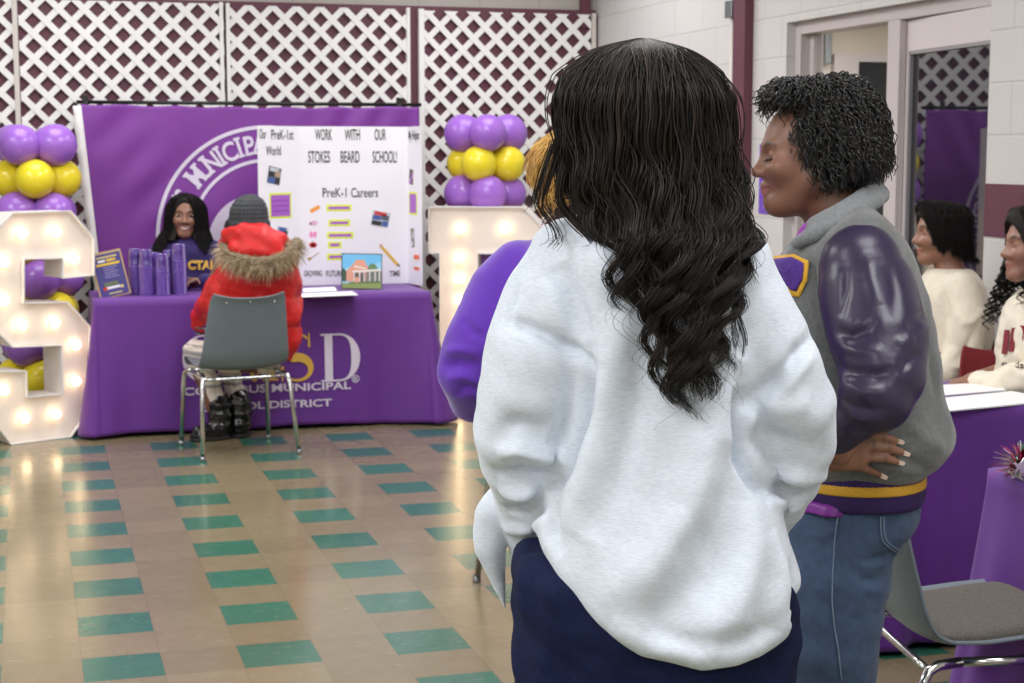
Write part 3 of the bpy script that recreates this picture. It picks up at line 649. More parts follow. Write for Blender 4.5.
# ================================================================ MARQUEE LETTERS
M['marquee'] = mat('marquee_white', srgb(238, 228, 220), .5, noise=.03, nscale=9); M['marquee_side'] = mat('marquee_side_white', srgb(232, 230, 230), .5)
t = NT('lit_bulb'); t.b.inputs['Base Color'].default_value = (1, .9, .75, 1); t.b.inputs['Emission Color'].default_value = (1, .74, .42, 1); t.b.inputs['Emission Strength'].default_value = 8; M['bulb'] = t.m
M['socket'] = mat('bulb_socket', srgb(236, 226, 214), .4)
bulb_me = MB().lathe([(.0005, .0), (.013, .0), (.019, .008), (.024, .020), (.0245, .030), (.020, .042), (.011, .050), (.0005, .052)], 14).build('b', M['bulb'], None)
bulb_mesh = bulb_me.data; bpy.data.objects.remove(bulb_me)
sock_me = MB().lathe([(.024, 0), (.024, .004), (.016, .008), (.014, .009)], 14).build('s', M['socket'], None); sock_mesh = sock_me.data; bpy.data.objects.remove(sock_me)
def marquee(name, label, loc, rz, outer, holes, bulbs, T_=.2):
    """outline in metres (x from the centre, z up). hollow front: face set back behind a rim"""
    o = thing(name, label, 'marquee letter', loc, rz, 'marquee letters lit with bulbs')
    cu = bpy.data.curves.new('t', 'CURVE'); cu.dimensions = '2D'; cu.fill_mode = 'BOTH'
    for pl in [outer]+holes:
        sp = cu.splines.new('POLY'); sp.points.add(len(pl)-1); sp.use_cyclic_u = True
        for p, q in zip(sp.points, pl): p.co = (q[0], q[1], 0, 1)
    def solid(e):
        cu.extrude = e; ob = bpy.data.objects.new('t', cu); C.objects.link(ob); dg = bpy.context.evaluated_depsgraph_get(); me = bpy.data.meshes.new_from_object(ob.evaluated_get(dg))
        v = np.zeros(len(me.vertices)*3, np.float32); me.vertices.foreach_get('co', v); v = v.reshape(-1, 3); f = [list(p.vertices) for p in me.polygons]; bpy.data.objects.remove(ob); bpy.data.meshes.remove(me); return v, f
    v, f = solid(T_/2-.008); w = np.stack([v[:, 0], v[:, 2]*1.0+.0, v[:, 1]], -1); w[:, 1] += .008
    link('body', mesh_np('body', w, f, False), M['marquee'], o)
    # raised rim round every outline
    g = MB()
    for pl in [outer]+holes:
        n = len(pl)
        for k in range(n):
            a, b_ = np.array(pl[k]), np.array(pl[(k+1) % n]); d = b_-a; L = np.linalg.norm(d); d /= L; nn = np.array([-d[1], d[0]])*.003
            P = [a-nn, b_-nn, b_+nn, a+nn]
            g.prism([(p[0], p[1]) for p in P], T_/2-.012, T_/2+.014, MXZ)
    g.build('rim', M['marquee_side'], o)
    for (x, z) in bulbs:
        for nm, me in (('bulb', bulb_mesh),):
            s = bpy.data.objects.new('socket', sock_mesh); C.objects.link(s); s.parent = o; s.rotation_euler = (PI/2, 0, 0); s.location = (x, -T_/2+.018, z)
            b_ = bpy.data.objects.new('bulb', bulb_mesh); C.objects.link(b_); b_.parent = o; b_.rotation_euler = (PI/2, 0, 0); b_.location = (x, -T_/2+.012, z)
    bpy.data.curves.remove(cu); return o
# S measured on its own plane: centre line px 38, foot py 441
SRZ = math.radians(26); SW = .66
sc_ = onz(36, 438, 0); 
def spt(px, py):
    """pixel on the S's face plane -> (local x, z)"""
    n = np.array([math.sin(SRZ), -math.cos(SRZ), 0]); o = np.array([sc_[0], sc_[1], 0])+n*.1
    d = _ray(px, py); s = ((o-EYE)@n)/(d@n); P = EYE+d*s; e = np.array([math.cos(SRZ), math.sin(SRZ), 0]); return float((P-o)@e), float(max(0.003, P[2]))
so = [spt(*p) for p in ((12, 213), (70, 211), (93, 238), (93, 275), (62, 278), (62, 258), (23, 259), (23, 303), (67, 302), (90, 327), (88, 408), (66, 433))]
zb = .004
so_l = [(so[-1][0], zb)]
lx_ = spt(-18, 300)[0]; inx = spt(23, 300)[0]
S_out = so[:11]+[(so[10][0]-.0, spt(88, 412)[1]), (spt(70, 432)[0], zb), (spt(10, 440)[0], zb), (lx_, spt(-14, 412)[1]), (lx_, spt(-14, 372)[1]), (inx, spt(25, 371)[1]), (inx, spt(25, 397)[1]), (spt(62, 394)[0], spt(62, 394)[1]), (spt(62, 394)[0], spt(62, 345)[1]), (spt(12, 347)[0], spt(12, 347)[1]), (lx_, spt(-16, 318)[1]), (lx_, spt(-14, 246)[1])]
S_out = [p for i, p in enumerate(S_out) if i == 0 or math.dist(p, S_out[i-1]) > .004]
sb = [spt(*p) for p in ((21, 233), (55, 232), (73, 259), (3, 262), (3, 301), (21, 325), (54, 323), (75, 345), (75, 381), (3, 390), (24, 418), (55, 414))]
marquee('marquee_letter', 'white marquee letter S lit with round bulbs standing left of the table', (sc_[0], sc_[1], 0), SRZ, S_out, [], sb)
# D
DRZ = math.radians(-24); dc = np.array([2.62, 9.36, 0])
def dpt(px, py):
    n = np.array([math.sin(DRZ), -math.cos(DRZ), 0]); o = dc+n*.1; d = _ray(px, py); s = ((o-EYE)@n)/(d@n); P = EYE+d*s; e = np.array([math.cos(DRZ), math.sin(DRZ), 0]); return float((P-o)@e), float(P[2])
a = dpt(429, 207); b_ = dpt(526, 208); x0 = a[0]; zt = a[1]; stem0, stem1 = dpt(440, 270)[0], dpt(478, 270)[0]; bz = zt-dpt(429, 253)[1]; x1 = dpt(549, 240)[0]; ch = .15
D_out = [(x0, zt), (x1-ch, zt), (x1, zt-ch), (x1, ch+.004), (x1-ch, .004), (x0, .004), (x0, bz), (stem0, bz), (stem0, zt-bz), (x0, zt-bz)]
iw = stem1-stem0
D_in = [(stem1, zt-bz), (x1-iw-.05, zt-bz), (x1-iw, zt-bz-.05), (x1-iw, bz+.05), (x1-iw-.05, bz), (stem1, bz)]
db = [dpt(460, 229), dpt(505, 229)]; ms = (stem0+stem1)/2
db += [(ms, z) for z in np.linspace(dpt(459, 258)[1], bz*.5, 7)]+[(x1-iw/2, z) for z in np.linspace(zt-bz, bz, 6)]+[(.05, bz*.5)]
marquee('marquee_letter', 'white marquee letter D lit with round bulbs standing right of the table', tuple(dc), DRZ, D_out, [D_in], db)
# ================================================================ BALLOON COLUMNS
def bal_mat(n, c): return mat(n, c, .22, spec=.5, trans=.12)
M['b_purple'] = bal_mat('purple_balloon', srgb(168, 112, 214)); M['b_yellow'] = bal_mat('yellow_balloon', srgb(250, 228, 48))
prof = [(.0004, -.112)]
for k in range(1, 22):
    a = PI*k/22; r = .112*math.sin(a); z = -.112*math.cos(a); 
    if z < 0: z *= 1.16
    prof.append((max(r, .0004), z))
prof.append((.0004, .112))
def knot_mb(): return MB().lathe([(.003, -.125), (.005, -.130), (.004, -.134), (.011, -.143), (.012, -.145), (.003, -.142)], 10)
bme, kme = {}, {}
for c in ('b_purple', 'b_yellow'):
    o = MB().lathe(prof, 32).build('b', M[c]); bme[c] = o.data; bpy.data.objects.remove(o)
    o = knot_mb().build('k', M[c]); kme[c] = o.data; bpy.data.objects.remove(o)
rn = ['top', 'second', 'third', 'fourth', 'fifth', 'sixth', 'seventh', 'eighth', 'ninth']
def column(cx, cy, ztop, rows, dz, a0s, where, R_=.137, first_yellow=1, per=4):
    pole = thing('balloon_pole', f'slim white pole on a round base inside the balloon column {where}', 'pole', (cx, cy, 0))
    MB().tube([(0, 0, .02), (0, 0, ztop-.05)], .009, 8).build('pole', M['offwhite'], pole); MB().lathe([(.0005, .02), (.13, .018), (.14, .008), (.14, 0), (.0005, 0)], 28).build('base', M['offwhite'], pole)
    for r in range(rows):
        c = 'b_yellow' if r % 3 == 1 else 'b_purple'
        if rows > 4: c = 'b_yellow' if r % 2 == 1 else 'b_purple'
        for k in range(per):
            a = a0s[r % len(a0s)]+2*PI*k/per; x, y = cx+R_*math.cos(a), cy+R_*math.sin(a)
            z = ztop-r*dz-.11; s = 1+.05*math.sin(3.7*r+2.3*k)
            vx = math.cos(a)*_cy+math.sin(a)*_sy; vy = -math.cos(a)*_sy+math.sin(a)*_cy
            side = ('front' if vy < -.55 else 'back' if vy > .55 else '')+(' ' if abs(vy) > .55 and abs(vx) > .3 else '')+('left' if vx < -.3 else 'right' if vx > .3 else '')
            o = thing('balloon', f'{"yellow" if c=="b_yellow" else "purple"} balloon at {side} of {rn[r]} row, column {where}', 'balloon', (x, y, z), 0, f'balloons of the column {where}')
            o.rotation_mode = 'XYZ'; o.rotation_euler = (0, -math.radians(70), a+PI); o.rotation_euler = Vector((math.cos(a), math.sin(a), .12)).to_track_quat('Z', 'Y').to_euler(); o.scale = (s, s, s)
            e = bpy.data.objects.new('skin', bme[c]); C.objects.link(e); e.parent = o; e = bpy.data.objects.new('knot', kme[c]); C.objects.link(e); e.parent = o
lp = ony(34, 125, 9.5); rp = ony(484, 115, 9.62)
column(lp[0], lp[1], lp[2], 9, .185, (YAW-PI/2-.35, YAW-PI/2+.25, YAW-PI/2-.6), 'behind the letter S')
column(rp[0]+.01, rp[1], rp[2], 9, .182, (YAW-PI/2+.1, YAW-PI/2-.28, YAW-PI/2+.1), 'behind the letter D')
# ================================================================ SHELL CHAIRS
def shell_mesh(W=.45, seat_d=.42, zs=.435, zt=.795, padded=False):
    """one-piece shell swept front to back. local: back at -y side, seat faces +y. returns mesh"""
    prof = []   # (y, z) of the centre line from seat front lip up to the top of the back
    pts = [(.215, zs-.03), (.205, zs-.004), (.17, zs+.008), (.08, zs+.0), (-.04, zs-.014), (-.13, zs-.012), (-.175, zs+.012), (-.205, zs+.065), (-.225, zs+.14), (-.245, zs+.22), (-.265, zs+.30), (-.278, zt-.012), (-.285, zt-.002), (-.292, zt)]
    P = np.array(pts); s = np.concatenate([[0], np.cumsum(np.linalg.norm(np.diff(P, axis=0), axis=1))]); q = np.linspace(0, s[-1], 60)
    yy, zz = np.interp(q, s, P[:, 0]), np.interp(q, s, P[:, 1])
    for _ in range(3):
        yy[1:-1] = (yy[:-2]+2*yy[1:-1]+yy[2:])/4; zz[1:-1] = (zz[:-2]+2*zz[1:-1]+zz[2:])/4
    n = 33; v = []
    for i in range(60):
        t = q[i]/s[-1]; k = max(0, min(1, (zz[i]-zs-.03)/(zt-zs-.03)))
        w = (W*.5)*(1-.17*k)*(1-.06*max(0, (yy[i]-.05)/.16))
        if t < .05: w *= 1-.10*((.05-t)/.05)**2
        if k > .9: w *= 1-.07*((k-.9)/.1)**2
        ty, tz = np.gradient(yy)[i], np.gradient(zz)[i]; L = math.hypot(ty, tz); ny, nz = -tz/L, ty/L      # towards the sitter is (+)
        if ny*1+nz < 0 and False: pass
        for j in range(n):
            u = -1+2*j/(n-1); c = abs(u)**3.2; lift = .042*c*(.45+.2*k)+.010*abs(u)**1.5
            up_y, up_z = (tz/L, -ty/L)
            if up_z < 0 or (abs(up_z) < .35 and up_y < 0): up_y, up_z = -up_y, -up_z
            v.append((u*w, yy[i]+up_y*lift, zz[i]+up_z*lift))
    f = [(i*n+j, i*n+j+1, (i+1)*n+j+1, (i+1)*n+j) for i in range(59) for j in range(n-1)]
    return v, f, (yy, zz)
def shell_chair(label, loc, rz, padded=False, group='grey shell chairs with chrome legs', m=None):
    o = thing('shell_chair', label, 'chair', loc, rz, group)
    v, f, (yy, zz) = shell_mesh(); sh = link('shell', mesh_np('shell', v, f), m or M['grey_plastic'], o)
    md = sh.modifiers.new('t', 'SOLIDIFY'); md.thickness = .008; md.offset = 0; md = sh.modifiers.new('b', 'BEVEL'); md.width = .003; md.segments = 2; md.limit_method = 'ANGLE'
    for s in (-1, 1):
        MB().tube([(s*.232, .235, 0), (s*.218, .205, .36), (s*.214, .198, .388), (s*.205, .175, .398), (s*.195, .12, .400)], .0115, 10).build('leg', M['chrome'], o)
        MB().tube([(s*.245, -.255, 0), (s*.222, -.185, .36), (s*.216, -.17, .388), (s*.207, -.145, .398), (s*.195, -.09, .400)], .0115, 10).build('leg', M['chrome'], o)
        MB().tube([(s*.195, .125, .400), (s*.195, -.10, .400)], .011, 8).build('side_rail', M['chrome'], o)
        for (x, y) in ((s*.2325, .236), (s*.2455, -.2555)):
            MB().lathe([(.0005, 0), (.014, 0), (.0155, .004), (.014, .022), (.0118, .024)], 12, (x, y, 0)).build('foot_cap', M['steel'], o)
    MB().tube([(-.216, -.17, .39), (-.12, -.165, .385), (.12, -.165, .385), (.216, -.17, .39)], .009, 8).build('cross_bar', M['chrome'], o)
    MB().tube([(-.2, .13, .4), (.2, .13, .4)], .009, 8).build('cross_bar', M['chrome'], o)
    for x, z in ((-.12, .772), (0, .775), (.12, .772)):
        MB().lathe([(.0005, .004), (.004, .003), (.005, 0)], 10, (x, -.292, z), M=Matrix.Rotation(PI/2, 4, 'X')).build('rivet', M['chrome'], o)
    if padded:
        fab = mat('grey_tweed', srgb(98, 92, 85), .9, noise=.55, nscale=420, bump=.5, bscale=420)
        n = 24; top = []; 
        def pad(y_of, name, uspan, i0, i1, th):
            V_ = []; 
            ii = np.linspace(i0, i1, 26).astype(int)
            for a, i in enumerate(ii):
                for j in range(n+1):
                    u = -1+2*j/n; e = (1-abs(u)**6)*(1-abs(-1+2*a/25)**6); w = .185*(1-.12*(abs(-1+2*a/25)**4))
                    ty, tz = np.gradient(yy)[i], np.gradient(zz)[i]; L = math.hypot(ty, tz); uy, uz = tz/L, -ty/L
                    if uz < 0 or (abs(uz) < .35 and uy < 0): uy, uz = -uy, -uz
                    ush = abs(u)*w/(.225*(1-.17*max(0, min(1, (zz[i]-.465)/.33)))); h = .006+.042*ush**3.2*.5+th*max(0, e)**.45; V_.append((u*w, yy[i]+uy*h, zz[i]+uz*h))
            Fq = [(a*(n+1)+j, a*(n+1)+j+1, (a+1)*(n+1)+j+1, (a+1)*(n+1)+j) for a in range(25) for j in range(n)]
            q = link(name, mesh_np(name, V_, Fq), fab, o); md = q.modifiers.new('t', 'SOLIDIFY'); md.thickness = .006; md.offset = -1
        pad(None, 'seat_pad', 1, 3, 27, .026); pad(None, 'back_pad', 1, 33, 57, .018)
    return o
shell_chair('grey shell chair with chrome legs in which the child in red sits', (.985, 8.262, 0), math.radians(8.5))
sv = V(990, 600, 3.62); ct = onz(1005, 712, 0)
cz = V(985, 612, 3.62)
def w_of(p): c_, s_ = math.cos(YAW), math.sin(YAW); return np.array([p[0]*c_-p[1]*s_, p[0]*s_+p[1]*c_, p[2]])
cw = w_of(np.array([V(968, 600, 3.66)[0], 3.66, 0]))
shell_chair('grey shell chair with tweed seat pad at right, behind the woman in the varsity jacket', (cw[0], cw[1], 0), YAW-PI/2+math.radians(6), True)
lp_ = onz(477, 582, 0)
shell_chair('grey shell chair mostly hidden behind the white sweatshirt, one chrome leg showing', (lp_[0]+.245, lp_[1]-.255, 0), PI)
# ================================================================ RIGHT HAND TABLES
# long table by the right wall and a nearer one
a = onz(946, 411, .73)
tb2, cl2, fr2 = drape_table('side', ('long folding table under the purple cloth before the seated women', 'plain purple tablecloth on the table where the two women in cream sit'), 0, .96, 0, .55, .73, (a[0]-.60, a[1], 0), 11, flare=.05, amp=.03, kf=16, front_calm=False)
b_ = onz(985, 469, .73)
tb3, cl3, fr3 = drape_table('near', ('folding table under the nearest purple cloth at the right edge', 'plain purple tablecloth on the nearest table, at the right edge by the padded chair'), 0, .8, -.74, 0, .73, (b_[0]+.01, b_[1], 0), 5, flare=.10, amp=.03, kf=13, front_calm=False, rot=0)
for k, (pts, lb) in enumerate(((((938, 386), (994, 383), (1006, 391), (940, 396.5)), 'white paper farther back on the table in front of the bob-haired woman'), (((941, 399), (1012, 392), (1060, 401), (946, 412)), 'white paper at the near end of the table where the women in cream sit'))):
    P = [onz(px_, py__, .737) for px_, py__ in pts]; c0 = sum(P)/4
    t_ = thing('paper_sheet', lb, 'paper', (c0[0], c0[1], .7365), 0, 'papers on the side table'); m = MB(); m.prism([(p[0]-c0[0], p[1]-c0[1]) for p in P], 0, .004); m.build('sheet', M['paper'], t_)
# tinsel decoration
tp = onz(1022, 474, .737)
ts = thing('tinsel_decoration', 'pink and silver metallic tinsel decoration on the nearest purple table', 'tinsel decoration', (tp[0], tp[1], .736))
rg = random.Random(4)
for nm, c, nn in (('pink_tinsel', mat('pink_foil', srgb(214, 60, 130), .2, .8), 150), ('silver_tinsel', mat('silver_foil', srgb(222, 222, 226), .2, .9), 110), ('green_tinsel', mat('green_foil', srgb(70, 150, 110), .2, .8), 40), ('red_tinsel', mat('red_foil', srgb(130, 20, 40), .25, .8), 90)):
    g = MB()
    for k in range(nn):
        a = rg.uniform(0, 2*PI); e = rg.uniform(-.1, 1.4); L = rg.uniform(.035, .085); d = Vector((math.cos(a)*math.cos(e), math.sin(a)*math.cos(e), math.sin(e))); s = Vector((-math.sin(a), math.cos(a), 0))*.0022; p0 = d*.012; p1 = d*L; p1.z = max(p1.z, .001); mid = (p0+p1)/2+Vector((0, 0, .012))
        n0 = len(g.v); g.add([p0-s, p0+s, mid+s, mid-s, p1+s*.6, p1-s*.6], [(0, 1, 2, 3), (3, 2, 4, 5)])
    q = g.build(nm, c, ts); q['kind'] = 'stuff'
g = MB()
for k in range(5):
    a = 2*PI*k/5; g.prism([(.026*(1 if j % 2 == 0 else .42)*math.cos(a+PI*j/5)+0, .026*(1 if j % 2 == 0 else .42)*math.sin(a+PI*j/5)) for j in range(10)], -.001, .001, Matrix.Translation((-.05+.02*k, -.05+.01*k, .012+.012*k)) @ Matrix.Rotation(.5+k, 4, 'X')) if k < 2 else None
g.build('foil_star', mat('star_foil', srgb(220, 214, 222), .2, .9), ts)
# ================================================================ implicit-surface kit for bodies and clothes
A = lambda *p: np.array(p, np.float32)
def rc(a, b, ra, rb):
    a, b = A(*a), A(*b); ba = b-a; L = float(ba@ba)+1e-12
    def f(p):
        pa = p-a; h = np.clip(pa@ba/L, 0, 1); q = pa-h[:, None]*ba; return np.sqrt(np.einsum('ij,ij->i', q, q))-(ra+(rb-ra)*h)
    return f
def ell(c, r, R=None):
    c, r = A(*c), A(*r)
    def f(p):
        q = p-c
        if R is not None: q = q@R
        k0 = np.sqrt(np.sum((q/r)**2, 1)); k1 = np.sqrt(np.sum((q/r**2)**2, 1)); return k0*(k0-1)/(k1+1e-9)
    return f
def sm(d1, d2, k): h = np.clip(.5+.5*(d2-d1)/k, 0, 1); return d2+(d1-d2)*h-k*h*(1-h)
def union(fs, k):
    def f(p):
        d = fs[0](p)
        for g in fs[1:]: d = sm(d, g(p), k) if k > 0 else np.minimum(d, g(p))
        return d
    return f
def chain(pts, rad, k=.0): return union([rc(pts[i], pts[i+1], rad[i], rad[i+1]) for i in range(len(pts)-1)], k)
def sub(f, g, k=.004): return lambda p: -sm(-f(p), g(p), k)
def inter(f, g, k=.01): return lambda p: -sm(-f(p), -g(p), k)
def off(f, e): return lambda p: f(p)-e
def loft(rows, n=2.3, zcap=True):
    """rows: (z, cx, cy, rx, ry) any order"""
    R = np.array(sorted(rows), np.float64); z = R[:, 0]; zz = np.linspace(z[0], z[-1], 200); cols = []
    for c in range(1, 5):
        v = np.interp(zz, z, R[:, c])
        for _ in range(60): v[1:-1] = (v[:-2]+2*v[1:-1]+v[2:])/4
        cols.append(v)
    def f(p):
        cx, cy, rx, ry = [np.interp(p[:, 2], zz, v) for v in cols]
        d = ((np.abs((p[:, 0]-cx)/rx)**n+np.abs((p[:, 1]-cy)/ry)**n)**(1/n)-1)*np.minimum(rx, ry)
        if zcap: d = np.maximum(d, np.maximum(z[0]-p[:, 2], p[:, 2]-z[-1]))
        return d.astype(np.float32)
    return f
def sdf_mesh(f, lo, hi, res, name='m', relax=2, margin=.05, B=10):
    lo = np.array(lo, float); hi = np.array(hi, float); n = (np.ceil((hi-lo)/res/B).astype(int))*B
    nb = n//B; G = np.empty(n, np.float32); ii = np.stack(np.meshgrid(*[np.arange(k) for k in nb], indexing='ij'), -1).reshape(-1, 3)
    cen = (lo+(ii*B+(B-1)/2)*res).astype(np.float32); dc = np.concatenate([f(cen[i:i+200000]) for i in range(0, len(cen), 200000)])
    G.reshape(nb[0], B, nb[1], B, nb[2], B)[:] = np.where(dc < 0, -1, 1).reshape(nb[0], 1, nb[1], 1, nb[2], 1)
    act = ii[np.abs(dc) < B*res*.87+margin]; o = np.stack(np.meshgrid(*[np.arange(B)]*3, indexing='ij'), -1).reshape(-1, 3)
    for s in range(0, len(act), 300):
        a = act[s:s+300]; idx = (a[:, None, :]*B+o[None]).reshape(-1, 3); G[idx[:, 0], idx[:, 1], idx[:, 2]] = f((lo+idx*res).astype(np.float32))
    ins = G < 0; cs = [(x, y, z) for x in (0, 1) for y in (0, 1) for z in (0, 1)]
    m = n-1; cnt = np.zeros(m, np.uint8)
    for (x, y, z) in cs: cnt += ins[x:x+m[0], y:y+m[1], z:z+m[2]]
    cells = np.argwhere((cnt > 0) & (cnt < 8)); key = (cells[:, 0]*m[1]+cells[:, 1])*m[2]+cells[:, 2]
    val = np.stack([G[cells[:, 0]+x, cells[:, 1]+y, cells[:, 2]+z] for (x, y, z) in cs], 1); acc = np.zeros((len(cells), 3)); num = np.zeros(len(cells))
    for i, a in enumerate(cs):
        for j, b in enumerate(cs):
            if j > i and sum(abs(p-q) for p, q in zip(a, b)) == 1:
                va, vb = val[:, i], val[:, j]; c = (va < 0) != (vb < 0); t = np.where(c, va/np.where(c, va-vb, 1), 0)
                acc += np.where(c[:, None], np.array(a)+t[:, None]*(np.array(b)-np.array(a)), 0); num += c
    v = lo+(cells+acc/num[:, None])*res; quads = []
    for ax in range(3):
        s0 = [slice(None)]*3; s1 = [slice(None)]*3; s0[ax] = slice(0, -1); s1[ax] = slice(1, None)
        e = np.argwhere(ins[tuple(s0)] != ins[tuple(s1)]); b, c = (ax+1) % 3, (ax+2) % 3
        e = e[(e[:, b] > 0) & (e[:, c] > 0) & (e[:, b] < m[b]) & (e[:, c] < m[c])]; flip = ~ins[e[:, 0], e[:, 1], e[:, 2]]; q = []
        for (db, dc_) in ((1, 1), (0, 1), (0, 0), (1, 0)):
            k = e.copy(); k[:, b] -= db; k[:, c] -= dc_; q.append(np.searchsorted(key, (k[:, 0]*m[1]+k[:, 1])*m[2]+k[:, 2]))
        q = np.stack(q, 1); q[flip] = q[flip][:, ::-1]; quads.append(q)
    q = np.concatenate(quads)
    for _ in range(relax): v = smooth_v(v, q)
    return v, q
def smooth_v(v, q, lam=.5):
    i = np.concatenate([q[:, 0], q[:, 1], q[:, 2], q[:, 3]]); j = np.concatenate([q[:, 1], q[:, 2], q[:, 3], q[:, 0]]); n = len(v)
    c = np.bincount(i, minlength=n)+np.bincount(j, minlength=n); out = np.empty_like(v)
    for k in range(3): out[:, k] = (np.bincount(i, v[j, k], n)+np.bincount(j, v[i, k], n))/np.maximum(c, 1)
    return v+(out-v)*lam
def grad(f, v, h=.002):
    v = v.astype(np.float32); g = np.stack([f(v+A(h, 0, 0))-f(v-A(h, 0, 0)), f(v+A(0, h, 0))-f(v-A(0, h, 0)), f(v+A(0, 0, h))-f(v-A(0, 0, h))], 1); return g/(np.linalg.norm(g, axis=1)[:, None]+1e-9)
def folds(v, lst):
    """lst: (polyline, amplitude, width) -> displacement along the normal"""
    d = np.zeros(len(v))
    for pts, amp, wd in lst:
        P = np.array(pts, float); best = np.full(len(v), 1e9); tt = np.zeros(len(v)); n = len(P)-1
        near = np.where(np.all((v > P.min(0)-4*wd) & (v < P.max(0)+4*wd), axis=1))[0]; x = v[near]; b0 = best[near]; t0 = tt[near]
        for i in range(n):
            ba = P[i+1]-P[i]; h = np.clip((x-P[i])@ba/(ba@ba), 0, 1); e = np.linalg.norm(x-P[i]-h[:, None]*ba, axis=1); u = e < b0; b0[u] = e[u]; t0[u] = ((i+h)/n)[u]
        d[near] += amp*np.exp(-(b0/wd)**2)*np.clip(np.sin(PI*np.clip(t0, 0, 1)), .02, 1)**.6
    return d
def lumps(v, amp, fr, seed=0, n=14):
    r = np.random.RandomState(seed); d = np.zeros(len(v))
    for _ in range(n): k = r.randn(3)*fr; d += np.sin(v@k+r.uniform(0, 6.28))
    return d*amp/math.sqrt(n)
def trace(f, px, py, base, w0, w1, lift=0.):
    """first hit of the surface f (person frame) along the line of sight through a pixel"""
    a, b = V(px, py, w0)-base, V(px, py, w1)-base; t = np.linspace(0, 1, 400); p = (a+(b-a)*t[:, None]).astype(np.float32); d = f(p); k = np.argmax(d < 0)
    if not (d < 0).any(): k = int(np.argmin(d))
    h = p[k].astype(float); g = grad(f, h[None])[0]; return h+g*lift, g
def colset(me, col):
    a = me.color_attributes.new('Col', 'FLOAT_COLOR', 'POINT'); c = np.ones((len(me.vertices), 4), np.float32); c[:, :3] = col; a.data.foreach_set('color', c.ravel())
def strands(P, rad, k=3):
    """P (S,n,3), rad (S,n) or (n,) -> verts, quads of little tubes"""
    S, n, _ = P.shape; rad = np.broadcast_to(rad, (S, n)); T = np.gradient(P, axis=1); T /= np.linalg.norm(T, axis=2, keepdims=True)+1e-9
    up = np.array([.31, .52, .79]); N = np.cross(T, up); N /= np.linalg.norm(N, axis=2, keepdims=True)+1e-9; Bn = np.cross(T, N); v = []
    for i in range(k): a = 2*PI*i/k; v.append(P+rad[..., None]*(math.cos(a)*N+math.sin(a)*Bn))
    v = np.stack(v, 2).reshape(-1, 3); b = (np.arange(S)[:, None]*n+np.arange(n-1)[None]).reshape(-1)*k
    q = np.concatenate([np.stack([b+i, b+(i+1) % k, b+k+(i+1) % k, b+k+i], 1) for i in range(k)]); return v, q
